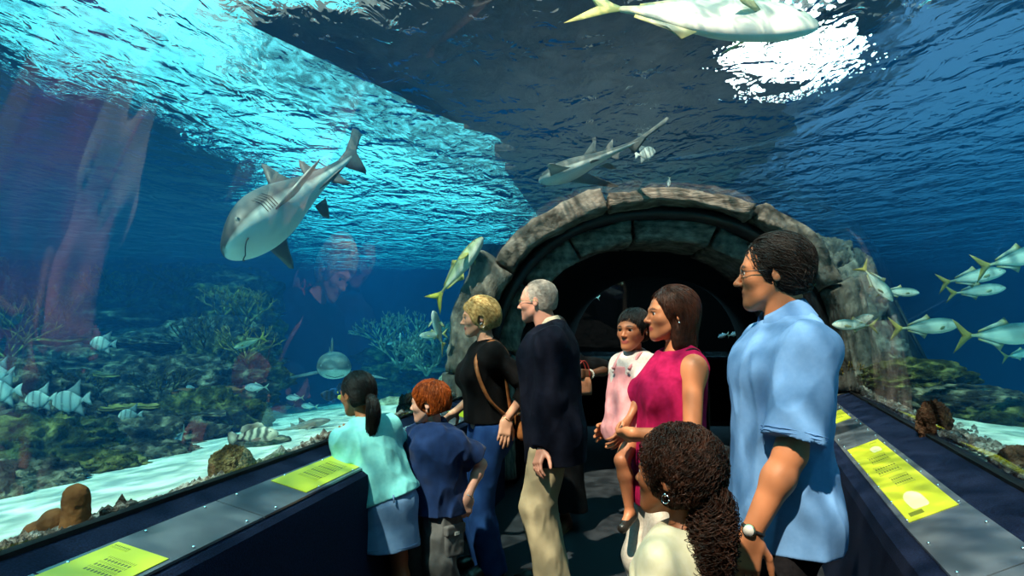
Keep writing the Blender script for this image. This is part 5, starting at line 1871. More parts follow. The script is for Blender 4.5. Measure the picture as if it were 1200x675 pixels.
def girl_curly():
    D = 1.75
    loc = at(793, 393, D); loc.z = 0
    b = Body(loc, (-.74, .68), 1.215, .222, 'c', lean=0, hyaw=6, hpitch=-2, build=1.0)
    root = person_root(b, 'girl with a curly dark ponytail in a pale yellow t-shirt')
    bodymesh(b, root, SKIN_BROWN, srgb('#8a4a3c'), srgb('#140c09'), .0045)
    b.eyes(root)
    h = b.hs
    P = hair_cap(b, .055, hairline=(-.08, .40), back=-.30)
    P.insert(2, ell(b.hp((0, .22, .10)), np.array([.33, .31, .36]) * h, b.Rh, .06 * h))
    hair = solid('hair', P, .004, M_HAIR_CURL, root, disp=lambda q: .010 * fbm(q, 55, 3))
    lo, hi = bounds(P[:3], 0)
    tie = b.hp((.02, .36, -.22))
    rt = surf_samples(P, lo, hi, 2100, lambda q: np.ones(len(q), bool), 25)

    def flow(q, i):
        d = tie - q; return d / (np.linalg.norm(d, axis=1)[:, None] + 1e-6)
    strands('hair_lock', P, rt, flow, 30, .0032, .0011, M_HAIR_CURL, hair, .002, .35, 25, wave=.0075, wfreq=240.)
    pt = [tie + np.array([0, -.05, .02]), tie + np.array([0, .02, .0]), tie + np.array([.005, .03, -.05]), tie + np.array([.01, .02, -.12]), tie + np.array([.015, .01, -.20]), tie + np.array([.015, .01, -.28])]
    tail = solid('ponytail', [cone(pt[i], pt[i + 1], r0, r1, .02) for i, (r0, r1) in enumerate([(.022, .03), (.03, .042), (.042, .046), (.046, .04), (.04, .02)])], .005, M_HAIR_CURL, root, disp=lambda q: .014 * fbm(q, 45, 3))
    ponytail('hair_lock', pt, [.03, .04, .052, .062, .058, .04], 720, 110, .0010, M_HAIR_CURL, tail, curl=.0105, cfreq=200., seed=8, jitter=.004)
    tube_part('hair_tie', [tie + np.array([math.cos(t) * .032, .0, math.sin(t) * .032]) for t in np.linspace(0, 2 * PI, 17)], .007, mat_plain('brown elastic', srgb('#6a3a22'), .6), root)
    earring(b, root, M_SILVER, 1, .011)
    MY = fabric('pale yellow cotton', srgb('#dfe0bd'), srgb('#e9ead0'), 40)
    tee(b, root, MY, dz=-.02, r_top=.105, r_bot=.11, infl=.010, sleeve=.42, sr=(.043, .047), neck=(.058, .058, .04), neck_off=(0, -.005, .038), amp=.010, freq=13, seed=31.)
    MT = fabric('dark blue cotton', srgb('#101828'), srgb('#1b2740'))
    trousers(b, root, MT, .012, .007, seed=33.)
    for sd in (1, -1): shoe(b, root, sd, M_SHOE)
    return root
for fn in (man_blue, girl_aqua, boy_red, woman_blonde, man_blazer, woman_behind, woven_bag, mother, toddler, girl_curly):
    fn()
# ------------------------------------------------------------------ rocks and corals
def ico(sub):
    bm = bmesh.new(); bmesh.ops.create_icosphere(bm, subdivisions=sub, radius=1)
    v = np.array([p.co[:] for p in bm.verts]); f = [tuple(q.index for q in fc.verts) for fc in bm.faces]
    bm.free(); return v, f


ICO = {k: ico(k) for k in (1, 2, 3, 4, 5, 6)}


def rock(name, c, r, seed, mat, sub=5, rough=.28, freq=1.6, flat=0.0, label=None, cat=None, group=None, ridged=.25, rz=0.):
    V, F = ICO[sub]
    P = V.copy()
    n = fbm(V + seed * 3.7, freq, 5, .55)
    rd = 1 - np.abs(fbm(V + seed * 1.3 + 30, freq * 1.7, 4)) * 2
    P = P * (1 + rough * n + ridged * .35 * rd)[:, None]
    if flat: P[:, 2] = np.sign(P[:, 2]) * np.abs(P[:, 2]) ** (1 + flat)
    a = math.cos(rz), math.sin(rz)
    P = P * np.array(r)
    P = np.stack([P[:, 0] * a[0] - P[:, 1] * a[1], P[:, 0] * a[1] + P[:, 1] * a[0], P[:, 2]], 1)
    o = meshobj(name, P.astype(np.float32), np.array(F, np.int32), mat, None, True, loc=c)
    return setp(o, label, cat, group)


def mat_reef(name, c1, c2, c3, scale=3.0, bump=.8):
    m = mat_noise(name, c1, c2, scale=scale, rough=.9, bump=bump, bscale=scale * 5, c3=c3, spec=.1, bdist=.05, lo=.32, hi=.68, detail=9)
    return m


M_REEF = mat_reef('encrusted reef rock', srgb('#131211'), srgb('#423e34'), srgb('#a89c82'), 8)
M_REEF2 = mat_reef('mossy reef rock', srgb('#16170f'), srgb('#45451f'), srgb('#93884f'), 9)
M_RUBBLE = mat_reef('crushed shell rubble', srgb('#3a2c26'), srgb('#8d8078'), srgb('#e0dbd4'), 22)
M_CORALBROWN = mat_noise('brown coral skin', srgb('#6a3f22'), srgb('#9a6238'), 14, .8, .5, bscale=70, spec=.2, bdist=.006)
M_CORALYEL = mat_noise('yellow brown coral', srgb('#6c5c2c'), srgb('#b39a52'), 12, .85, .5, bscale=60, spec=.15, bdist=.006)
M_CORALPALE = mat_noise('pale coral', srgb('#8f8a70'), srgb('#cfc8ac'), 12, .85, .5, bscale=60, spec=.15, bdist=.006)
GR = 'reef rocks in the dim bank behind the left glass'
LR = 'mottled brown reef rock in the dim bank beyond the left glass'
banks = [(55, 540, 4.3, 150, 80, 1), (170, 525, 4.9, 150, 66, 0), (245, 500, 5.6, 110, 66, 1), (118, 492, 5.6, 210, 66, 0), (20, 478, 5.0, 140, 80, 0), (205, 460, 6.6, 170, 64, 0),
         (75, 445, 7.0, 240, 60, 0), (262, 445, 7.6, 110, 80, 1), (165, 420, 8.6, 260, 50, 0), (15, 405, 8.6, 190, 60, 1), (255, 408, 9.0, 110, 60, 0), (120, 385, 10.5, 330, 56, 0),
         (255, 380, 10.4, 110, 66, 1), (20, 362, 12, 200, 60, 0), (150, 352, 12, 240, 50, 1), (250, 350, 12, 120, 56, 0), (28, 574, 3.35, 120, 52, 0), (110, 556, 3.8, 110, 40, 1), (185, 540, 4.3, 90, 34, 0), (-30, 590, 3.1, 90, 60, 0), (20, 345, 15.5, 200, 60, 0), (120, 343, 15.8, 180, 60, 1), (215, 345, 15.3, 150, 56, 0), (285, 350, 15.6, 70, 50, 1), (-70, 430, 8, 200, 200, 0), (-60, 520, 4.6, 160, 120, 0)]
for i, (u, v, d, w, h, k) in enumerate(banks):
    c = at(u, v, d + w * d / 800 * .25)
    rock('reef_rock', c, (w * d / 1600 * 1.12, w * d / 1600 * .8, h * d / 1600 * 1.15), i + 3.3, (M_REEF, M_REEF2)[k], 6 if d < 9 else 5, rough=.42, freq=1.9, ridged=.6, label=LR, cat='rock', group=GR)


def branch_coral(c, h, n, seed, mat, label, group=None, r=.012, spread=.9, up=.6):
    rr = random.Random(seed); mb = MB()

    def grow(p, d, L, rad, lev):
        q = p + d * L
        mb.tube([p, p + d * L * .5 + Vector((rr.uniform(-.1, .1), rr.uniform(-.1, .1), .03)) * L, q], [rad, rad * .85, rad * .6], 5)
        if lev <= 0: return
        for _ in range(rr.choice((2, 3))):
            nd = (d + Vector((rr.uniform(-1, 1), rr.uniform(-1, 1), rr.uniform(-.4, .8))) * .75).normalized()
            grow(q, nd, L * rr.uniform(.6, .85), rad * .68, lev - 1)
    for k in range(n):
        a = 2 * PI * k / n + rr.uniform(-.3, .3)
        d = Vector((math.cos(a) * spread, math.sin(a) * spread, up + rr.random() * .6)).normalized()
        grow(Vector((0, 0, 0)), d, h * .42, r, 3)
    o = mb.build('branching_coral', mat, None, True, loc=c)
    return setp(o, label, 'coral', group)


GC = 'branching corals on the left reef bank'
for i, (u, v, d, hpx, k) in enumerate([(290, 385, 9.2, 50, 0), (262, 372, 9.6, 40, 0), (150, 362, 10, 46, 1), (115, 352, 10.5, 40, 0), (60, 395, 8, 60, 1), (290, 425, 7.4, 46, 0), (235, 420, 7.6, 50, 1), (190, 470, 5.8, 46, 1), (95, 470, 5.4, 40, 1), (12, 425, 7, 70, 0), (205, 345, 11, 36, 1)]):
    branch_coral(at(u, v, d), hpx * d / 800, 6, i + 40, (M_CORALYEL, M_REEF2)[k], 'bushy branching coral growing on the dim reef bank left of the view', GC, r=.016 * d / 8)


def plate_coral(c, r, seed, mat, label, group):
    rs = np.random.RandomState(seed); n = 40; m = 7; V = []; F = []
    for top in (1, 0):
        for j in range(m + 1):
            for k in range(n):
                a = 2 * PI * k / n
                rad = r * j / m * (1 + .18 * math.sin(3 * a + seed) + .08 * math.sin(7 * a + seed * 2))
                z = .10 * r * (j / m) ** 2 + .02 * r * math.sin(9 * a + j) - (0 if top else .06 * r * (1 - .6 * j / m) + .012)
                V.append((rad * math.cos(a), rad * math.sin(a), z))
    N1 = (m + 1) * n
    for j in range(m):
        for k in range(n):
            q = (j * n + k, j * n + (k + 1) % n, (j + 1) * n + (k + 1) % n, (j + 1) * n + k)
            F.append(q[::-1]); F.append(tuple(N1 + x for x in q))
    for k in range(n): F.append((m * n + k, m * n + (k + 1) % n, N1 + m * n + (k + 1) % n, N1 + m * n + k))
    o = meshobj('plate_coral', V, F, mat, None, True, loc=c)
    return setp(o, label, 'coral', group)


for i, (u, v, d, w) in enumerate([(150, 478, 5.3, 60), (215, 487, 5.4, 90), (245, 460, 6.2, 80), (70, 402, 8, 110), (190, 405, 8.2, 120), (285, 402, 8.4, 60), (170, 440, 7, 110), (225, 525, 4.8, 60)]):
    plate_coral(at(u, v, d), w * d / 1600, i + 1, (M_CORALYEL, M_REEF, M_CORALBROWN)[i % 3], 'flat plate coral jutting from the dim reef bank left of the view', 'plate corals on the left reef bank')

# hazy reef far behind, in the gap between the children and the arch
for i, (u, v, d, w, h) in enumerate([(465, 448, 13.5, 90, 36), (510, 452, 13, 70, 40), (440, 462, 12.5, 60, 24), (490, 425, 15, 90, 36), (540, 430, 14.5, 70, 40), (455, 420, 16, 60, 24), (530, 458, 11, 60, 26)]):
    rock('reef_rock', at(u, v, d), (w * d / 1600, w * d / 2000, h * d / 1600), 60 + i, M_REEF2, 5, rough=.5, freq=2.2, ridged=.7, label='hazy blue reef rock far behind the blonde woman', cat='rock', group='hazy rocks of the far reef')
for i, (u, v, d, hp) in enumerate([(448, 408, 14, 40), (480, 405, 14.6, 44), (515, 420, 14, 40), (470, 432, 12.4, 40), (500, 440, 12, 44), (535, 415, 14.5, 36)]):
    branch_coral(at(u, v, d), hp * d / 800, 6, i + 70, M_CORALPALE, 'hazy blue branching coral on the far reef behind the blonde woman', 'hazy corals of the far reef', r=.03)
    plate_coral(at(u + 10, v - 6, d + .3), 22 * d / 800, i + 20, M_CORALPALE, 'hazy flat coral on the far reef behind the blonde woman', 'hazy flat corals of the far reef')

# ---- things standing by the glass
def on_bed(u, v, d, up=0.0):
    p = at(u, v, d); p.z = float(bed_z(p.x, p.y)) + up
    return p


# brown lobed coral, left
cc = at(75, 622, 1.98)
root = empty('lobed_coral', cc, 0, 'brown lobed coral standing in rubble at the lower left glass', 'coral')
k = 1.98 / 800
solid('tall_lobe', [cone((13 * k, 0, 0), (15 * k, 0, 40 * k), 17 * k, 14 * k, .01), ell((14 * k, 0, 36 * k), (14 * k, 14 * k, 18 * k), None, .01)], .003, M_CORALBROWN, root, disp=lambda q: .003 * fbm(q, 60, 3))
solid('low_lobe', [ell((-14 * k, .01, 8 * k), (17 * k, 16 * k, 17 * k), None, .01), ell((-34 * k, 0, -4 * k), (14 * k, 14 * k, 14 * k), None, .02)], .003, M_CORALBROWN, root, disp=lambda q: .003 * fbm(q, 60, 3))
solid('base', [ell((4 * k, 0, -12 * k), (26 * k, 20 * k, 22 * k), None, .01), ell((-26 * k, 0, -20 * k), (24 * k, 18 * k, 16 * k), None, .01), ell((30 * k, 0, -20 * k), (20 * k, 16 * k, 12 * k), None, .01)], .004, M_RUBBLE, root, disp=lambda q: .008 * fbm(q, 40, 3))
rock('boulder', at(272, 550, 2.78), (.082, .08, .088), 5.2, mat_reef('olive grooved stone', srgb('#3a3020'), srgb('#6d5d3c'), srgb('#a89468'), 16), 5, .14, 2.2, label='olive brown grooved stone against the left glass, below the striped grouper', cat='rock', ridged=.5)
rock('boulder', at(478, 487, 5.0), (.075, .08, .14), 6.1, M_REEF, 5, .3, label='dark upright stone at the left glass behind the red haired boy', cat='rock', ridged=.5)
rock('boulder', at(524, 466, 6.1), (.08, .09, .10), 7.1, M_REEF, 5, .3, label='dark stone at the glass beside the blonde woman\'s arm', cat='rock', ridged=.5)
rock('boulder', at(462, 478, 7.4), (.18, .16, .12), 8.1, M_CORALPALE, 5, .2, label='pale rounded stone on the sand behind the red haired boy', cat='rock')
rock('boulder', at(537, 447, 8.2), (.22, .2, .12), 8.6, M_CORALPALE, 5, .3, label='pale stone on the sand next to the foot of the rock arch', cat='rock')
rock('boulder', at(308, 519, 4.4), (.14, .12, .05), 9.1, M_REEF, 5, .4, label='dark stone on the sand under the striped grouper', cat='rock', ridged=.6)
rock('boulder', at(1094, 497, 3.5), (.066, .066, .105), 10.1, mat_reef('rust brown stone', srgb('#20140f'), srgb('#4a3226'), srgb('#7a5a44'), 14), 5, .3, 2.0, label='craggy dark brown stone standing at the right glass', cat='rock', ridged=.7)
rock('boulder', at(1196, 552, 2.6), (.085, .085, .085), 11.1, mat_reef('brown stone', srgb('#2a1c16'), srgb('#5a4436'), srgb('#8a7460'), 12), 5, .25, label='brown stone at the right glass, at the right edge of the view', cat='rock', ridged=.5)
for i, (u, v, d, w, h, m_, lab) in enumerate([(1075, 452, 5.2, 120, 44, M_REEF2, 'yellow green mottled mound behind the right glass'), (1130, 480, 4.6, 130, 40, M_REEF, 'speckled grey mound in the middle of the right bank'), (1185, 505, 4.2, 120, 50, M_REEF2, 'yellow brown mound behind the right glass at the edge of the view'), (1030, 440, 6.0, 70, 34, M_REEF, 'grey rubble mound close to the right side of the arch')]):
    rock('reef_rock', at(u, v - 8, d + .6), (w * d / 1600, .35, h * d / 1600), 80 + i, m_, 5, .3, 2.2, label=lab, cat='rock', ridged=.6)
rock('arch_boulder', at(986, 378, 7.3), (.36, .5, .66), 91.0, M_ROCK, 6, .22, 1.3, label='tall grey boulder leaning on the right side of the rock arch', cat='rock', ridged=.6)
rock('arch_boulder', at(1016, 428, 7.0), (.34, .4, .40), 92.0, M_ROCK, 6, .25, 1.4, label='low grey boulder at the foot of the right arch side', cat='rock', ridged=.6)
rock('arch_boulder', at(968, 330, 7.5), (.28, .5, .42), 93.0, M_ROCK, 6, .25, 1.4, label='grey boulder high on the right shoulder of the arch', cat='rock', ridged=.6)
p0, p1 = at(1036, 352, 6.9), at(1084, 446, 6.6)
root = empty('steel_strut', p1, 0, 'dark diagonal steel strut in the water right of the arch', 'strut')
MB().tube([p0 - p1, (0, 0, 0)], .07, 8).build('beam', M_FRAME, root, True)
MB().tube([p0 - p1 + Vector((.10, -.02, 0)), (.10, -.02, 0)], .018, 6).build('conduit', M_FRAME, root, True)
branch_coral(at(998, 450, 6.2), .22, 8, 99, M_CORALYEL, 'tan bushy coral at the corner of arch and right ledge', r=.012)


# rubble strewn along the glass: far too many chips to count
def rubble(xf, ys, n, seed, label, out, wd):
    rs = np.random.RandomState(seed); V = []; F = []; b = 0
    v0, f0 = ICO[1]; f0 = np.array(f0)
    for i in range(n):
        y = rs.uniform(*ys)
        if perlin(np.float32(y * 1.9 + seed), 0., 0.) < -.12: continue
        dd = abs(rs.normal()) * wd + .03
        x = float(xf(y)) + out * dd
        s = rs.uniform(.007, .026) * (1.3 if rs.rand() < .2 else .8)
        z = float(bed_z(x, y)) + s * .3 + max(0, .085 - dd * .30) * (1 + 1.5 * float(perlin(np.float32(y * 2.7), np.float32(seed), 0.)))
        v = v0 * (1 + .13 * rs.normal(size=(len(v0), 1))) * s * rs.uniform(.5, 1.3, 3) + np.array([x, y, z])
        V.append(v); F.append(f0 + b); b += len(v0)
    o = meshobj('rubble', np.concatenate(V).astype(np.float32), np.concatenate(F).astype(np.int32), M_RUBBLE, None, False)
    setp(o, label, 'rubble', kind='stuff')


rubble(left_x, (1.4, 5.8), 4600, 3, 'shell and gravel rubble strewn along the left glass', -1, .13)
rubble(right_x, (2.0, 6.2), 4800, 5, 'shell and gravel rubble strewn along the right glass', 1, .14)
# ------------------------------------------------------------------ fish
M_FISH = attr_mat('fish scales', .5, .35, bump=.15, bscale=120)


def smoothstep(a, b, x):
    t = np.clip((x - a) / (b - a), 0, 1); return t * t * (3 - 2 * t)


def fin(name, pts, thick, mat, root, col, col2=None, axis=1, rays=0.0):
    """thin tapered solid from an outline in the plane normal to axis (x,z outline for axis 1; x,y for axis 2)"""
    pts = [Vector((p[0], p[1])) for p in pts]
    n = len(pts); c = sum(pts, Vector((0, 0))) / n
    V = []; F = []; cols = []
    inn = [c + (p - c) * .55 for p in pts]

    def put(p, t):
        V.append((p.x, t, p.y) if axis == 1 else (p.x, p.y, t))
    for s in (1, -1):
        put(c, s * thick)
        for p in inn: put(p, s * thick * .8)
        for p in pts: put(p, s * thick * .18)
    m = 2 * n + 1
    for q, s in ((0, 1), (m, -1)):
        for k in range(n):
            a, b = k, (k + 1) % n
            t = (q, q + 1 + a, q + 1 + b); u = (q + 1 + a, q + 1 + n + a, q + 1 + n + b, q + 1 + b)
            F.append(t if s > 0 else t[::-1]); F.append(u if s > 0 else u[::-1])
    for k in range(n):
        b = (k + 1) % n
        F.append((1 + n + k, m + 1 + n + k, m + 1 + n + b, 1 + n + b))
    col = np.array(col); col2 = np.array(col2 if col2 is not None else col)
    for p in V:
        w = min(1, (Vector((p[0], p[2] if axis == 1 else p[1])) - c).length / max((x - c).length for x in pts))
        cols.append(col * (1 - w) + col2 * w)
    return meshobj(name, V, F, mat, root, True, np.array(cols))


def fish_body(root, s, up, dn, wd, colf, n=18, name='body'):
    """loft from nose (x=+.5) to tail stalk; s 0..1 along, up/dn half heights, wd half widths (lengths in body length)"""
    ss = np.concatenate([[0.0, .012], np.linspace(.04, 1, 26)])
    U = np.interp(ss, s, up); Dn = np.interp(ss, s, dn); Wd = np.interp(ss, s, wd)
    # smooth the profiles
    for A in (U, Dn, Wd):
        B = A.copy(); B[1:-1] = (A[:-2] + 2 * A[1:-1] + A[2:]) / 4; A[1:-1] = B[1:-1]
    V = []; cols = []; F = []
    for i, t in enumerate(ss):
        for k in range(n):
            a = 2 * PI * k / n
            h = math.sin(a)
            z = (U[i] if h > 0 else Dn[i]) * h
            y = Wd[i] * math.copysign(abs(math.cos(a)) ** .85, math.cos(a))
            V.append((.5 - t, y, z)); cols.append(colf(t, h, math.cos(a)))
    m = len(ss)
    for i in range(m - 1):
        for k in range(n):
            F.append((i * n + k, (i + 1) * n + k, (i + 1) * n + (k + 1) % n, i * n + (k + 1) % n))
    F.append(tuple(range(n))); F.append(tuple((m - 1) * n + k for k in range(n - 1, -1, -1)))
    o = meshobj(name, V, F, M_FISH, root, True, np.array(cols))
    sb = o.modifiers.new('soft', 'SUBSURF'); sb.levels = sb.render_levels = 1
    return o


def fish_eyes(root, x, y, z, r, iris=(.75, .72, .6)):
    for sd in (1, -1):
        mb = MB().ball((0, 0, 0), 1, 12, 8)
        V = np.array(mb.v); cols = np.where((V[:, 1] * sd > .72)[:, None], np.array([.006, .006, .008]), np.array(iris))
        V = V * r * np.array([1, .5, 1]) + np.array([x, sd * y, z])
        meshobj('eye', [tuple(p) for p in V], mb.f, M_EYE, root, True, cols)


def pec(root, x, y, z, L, col, ang=35):
    for sd in (1, -1):
        o = fin('pectoral_fin', [(0, .0), (-.3 * L, .22 * L), (-.8 * L, .26 * L), (-L, .1 * L), (-.6 * L, -.1 * L), (-.2 * L, -.12 * L)], .006, M_FISH, root, col)
        o.location = (x, sd * y, z); o.rotation_euler = (R(-sd * 15), R(-18), R(-sd * ang))


C3 = lambda *h: [np.array(srgb(x)) for x in h]


def mk_spade(root):
    W, Bd, G = C3('#dfe6e2', '#39444a', '#aab6b8')

    def col(t, h, c):
        b = max(math.exp(-((t - x - .05 * h) / w) ** 2) for x, w in ((.13, .028), (.34, .032), (.60, .030), (.90, .03)))
        return W * (1 - .75 * b) + Bd * .75 * b - (.12 if h > .7 else 0)
    fish_body(root, [0, .08, .2, .4, .6, .8, .92, 1], [.03, .20, .33, .40, .36, .20, .07, .06], [.03, .14, .26, .36, .36, .22, .07, .06], [.02, .06, .09, .10, .085, .05, .022, .015], col)
    fin('tail_fin', [(-.46, .05), (-.60, .17), (-.74, .24), (-.70, .08), (-.68, 0), (-.70, -.08), (-.74, -.24), (-.60, -.17), (-.46, -.05)], .012, M_FISH, root, W, G)
    fin('dorsal_fin', [(.05, .36), (-.10, .42), (-.28, .52), (-.50, .72), (-.44, .45), (-.42, .22), (-.40, .10), (-.2, .26)], .012, M_FISH, root, G, Bd)
    fin('anal_fin', [(-.05, -.32), (-.22, -.42), (-.46, -.62), (-.42, -.36), (-.40, -.16), (-.38, -.09), (-.2, -.24)], .012, M_FISH, root, G, Bd)
    fin('pelvic_fin', [(.16, -.26), (.06, -.44), (-.02, -.42), (.04, -.30)], .010, M_FISH, root, G, Bd)
    pec(root, .2, .085, -.04, .16, W); fish_eyes(root, .36, .052, .06, .028)


def mk_jack(root, back='#3d6b70', side='#b9d4d0', belly='#e6efe6', tail='#9c9650', deep=1.0):
    Bk, Sd, Be, Tl, Dk = C3(back, side, belly, tail, '#4a5a50')

    def col(t, h, c):
        w = smoothstep(.25, .8, h); v = smoothstep(-.1, -.7, h)
        x = Sd * (1 - w) + Bk * w; x = x * (1 - v) + Be * v
        if t > .86: x = x * .5 + Tl * .5
        if abs(t - .25) < .02 and abs(h) < .4: x = x * .75
        return x
    d = deep
    fish_body(root, [0, .06, .15, .3, .45, .62, .8, .92, 1], np.array([.015, .075, .12, .15, .15, .115, .055, .022, .02]) * d, np.array([.02, .07, .11, .14, .145, .115, .055, .022, .02]) * d,
              [.012, .05, .07, .08, .078, .06, .034, .02, .014], col)
    fin('tail_fin', [(-.47, .018), (-.54, .06), (-.66, .17), (-.74, .23), (-.66, .08), (-.575, 0), (-.66, -.08), (-.74, -.23), (-.66, -.17), (-.54, -.06), (-.47, -.018)], .009, M_FISH, root, Tl, Tl * .9)
    fin('dorsal_fin', [(.02, .13 * d), (-.05, .14 * d + .09), (-.10, .13 * d + .05), (-.25, .10 * d + .025), (-.40, .05 * d + .012), (-.40, .035 * d), (-.2, .09 * d)], .008, M_FISH, root, Sd * .7, Tl * .8)
    fin('anal_fin', [(-.06, -.13 * d), (-.12, -.14 * d - .08), (-.16, -.12 * d - .035), (-.40, -.05 * d - .012), (-.40, -.035 * d), (-.2, -.09 * d)], .008, M_FISH, root, Sd * .8, Tl)
    pec(root, .22, .07, -.02, .2, Tl * .7 + Sd * .3); fish_eyes(root, .39, .047, .035 * d, .022)


def mk_small(root):
    mk_jack(root, '#4a6f80', '#c6dade', '#eef2ea', '#9fb0a0', 1.45)


def mk_tropical(root):
    K, Bl, Y = C3('#0d1114', '#2a6fb8', '#d8c04a')

    def col(t, h, c): return K if (int((t + .04 * h) * 7) % 2 == 0) else K * .6 + Bl * .15
    fish_body(root, [0, .1, .25, .45, .65, .85, 1], [.03, .16, .28, .33, .28, .12, .06], [.03, .14, .26, .32, .28, .12, .06], [.02, .05, .08, .085, .07, .03, .015], col)
    fin('tail_fin', [(-.46, .06), (-.62, .16), (-.72, .14), (-.70, -.14), (-.62, -.16), (-.46, -.06)], .012, M_FISH, root, Y)
    fin('dorsal_fin', [(.15, .26), (-.05, .44), (-.32, .50), (-.42, .30), (-.38, .12), (-.1, .28)], .012, M_FISH, root, K, Bl)
    fin('anal_fin', [(-.02, -.28), (-.2, -.42), (-.4, -.40), (-.42, -.2), (-.38, -.1)], .012, M_FISH, root, K, Bl)
    pec(root, .2, .075, -.03, .15, K); fish_eyes(root, .36, .045, .05, .03)


def mk_grouper(root):
    Br, Cr, Rd = C3('#3a2a22', '#c9b9a4', '#8a5648')

    def col(t, h, c):
        b = .5 + .5 * math.sin(t * 34 + 1.5 * h + .6 * math.sin(h * 5))
        b = smoothstep(.35, .65, np.array(b)) * (1 if t > .12 else .3)
        x = Cr * (1 - b) + Br * b
        v = smoothstep(-.3, -.9, np.array(h)); return x * (1 - .5 * v) + Rd * .5 * v
    fish_body(root, [0, .06, .18, .35, .55, .75, .9, 1], [.03, .08, .14, .175, .16, .11, .065, .06], [.03, .08, .13, .15, .14, .10, .06, .055], [.025, .06, .085, .095, .085, .06, .035, .02], col)
    fin('tail_fin', [(-.46, .06), (-.6, .14), (-.70, .13), (-.73, 0), (-.70, -.13), (-.6, -.14), (-.46, -.06)], .01, M_FISH, root, Cr, Br)
    fin('dorsal_fin', [(.22, .15), (.14, .24), (.04, .27), (-.08, .24), (-.2, .25), (-.34, .21), (-.40, .12), (-.36, .07), (-.1, .14)], .01, M_FISH, root, Br, Cr)
    fin('anal_fin', [(-.12, -.13), (-.2, -.22), (-.34, -.18), (-.36, -.07)], .01, M_FISH, root, Br, Cr)
    pec(root, .16, .085, -.05, .2, Rd); fish_eyes(root, .38, .055, .06, .022)


def mk_shark(root, back='#585250', belly='#e6ebe6', fins=1.0):
    Bk, Be = C3(back, belly)

    def col(t, h, c):
        q = .12 * math.sin(t * 23) * (1 if h < .2 else 0)
        w = smoothstep(-.30, -.05, np.array(h + q * .5))
        x = Be * (1 - w) + Bk * w
        if h > -.1: x = x * (1 + .18 * math.sin(t * 40 + 4 * h) * math.sin(t * 17))
        if .20 < t < .27 and -.15 < h < .35 and (t * 1000) % 16 < 5: x = x * .45
        if t > .95: x = x * .6
        return x
    fish_body(root, [0, .03, .08, .16, .26, .38, .52, .66, .8, 1], [.012, .032, .052, .078, .092, .085, .062, .040, .024, .010], [.010, .028, .045, .066, .078, .074, .052, .034, .022, .010],
              [.02, .058, .082, .098, .102, .09, .06, .036, .020, .008], col, n=28)
    fin('first_dorsal_fin', [(.04, .075), (-.03, .135), (-.07, .168), (-.085, .155), (-.082, .10), (-.10, .055)], .009, M_FISH, root, Bk)
    fin('second_dorsal_fin', [(-.16, .035), (-.21, .085), (-.245, .105), (-.25, .09), (-.25, .05), (-.265, .025)], .007, M_FISH, root, Bk)
    fin('tail_fin', [(-.38, .014), (-.50, .03), (-.62, .062), (-.70, .088), (-.715, .07), (-.70, .045), (-.66, .035), (-.56, .006), (-.50, -.025), (-.47, -.075), (-.445, -.085), (-.42, -.05), (-.40, -.018)], .008, M_FISH, root, Bk, Bk * .7)
    fin('anal_fin', [(-.24, -.03), (-.29, -.075), (-.32, -.08), (-.315, -.04), (-.33, -.018)], .007, M_FISH, root, Bk)
    for sd in (1, -1):
        o = fin('pectoral_fin', [(.06, 0), (-.02, .08), (-.09, .155), (-.12, .17), (-.12, .14), (-.09, .06), (-.075, 0)], .008, M_FISH, root, Bk if sd < 0 else Be * .7 + Bk * .3, Bk, axis=2)
        o.scale = (fins, -fins if sd < 0 else fins, 1)
        o.location = (.19, sd * .085, -.035); o.rotation_euler = (R(-sd * 14), 0, 0)
        o = fin('pelvic_fin', [(.03, 0), (-.02, .06), (-.07, .085), (-.075, .05), (-.06, 0)], .006, M_FISH, root, Bk, axis=2)
        if sd < 0: o.scale.y = -1
        o.location = (-.12, sd * .04, -.045); o.rotation_euler = (R(-sd * 20), 0, 0)
    # mouth line under the snout
    pts = [(.425 - .035 * abs(math.sin(a)) ** 0 * math.cos(a) ** 2 * 0 + (.03 * math.cos(a)), .05 * math.sin(a), -.050 + .012 * abs(math.sin(a))) for a in np.linspace(-PI / 2, PI / 2, 13)]
    MB().tube(pts, .002, 6).build('mouth', M_DARKMOUTH, root, True)
    fish_eyes(root, .405, .078, .012, .011, (.25, .25, .22))
    for sd in (1, -1):
        for k in range(5):
            x = .29 - k * .017
            MB().tube([(x, sd * .094, .028), (x - .006, sd * .1025, .0), (x - .002, sd * .094, -.03)], .0016, 5).build('gill_slit', M_DARKMOUTH, root, True)


M_DARKMOUTH = mat_plain('dark mouth lining', (.03, .025, .025), .6)
PROTO = {}
MAKERS = {'spade': ('spadefish', mk_spade), 'jack': ('jack_fish', mk_jack), 'small': ('silver_fish', mk_small), 'tropical': ('angelfish', mk_tropical),
          'grouper': ('grouper', mk_grouper), 'shark': ('shark', mk_shark), 'gliding': ('shark', lambda r: mk_shark(r, '#747470', '#e6ebe6', 1.6)),
          'amber': ('amberjack', lambda r: mk_jack(r, '#4f5a2c', '#aebf98', '#e2e8d8', '#b3a83a', .85)),
          'bigjack': ('jack_fish', lambda r: mk_jack(r, '#9fae9c', '#cdd8d0', '#f2f5ee', '#dcd486', 1.0)),
          'hugejack': ('jack_fish', lambda r: mk_jack(r, '#9fae9c', '#cdd8d0', '#f2f5ee', '#dcd486', 1.45)),
          'nurse': ('nurse_shark', lambda r: mk_shark(r, '#7a7168', '#9a9084'))}


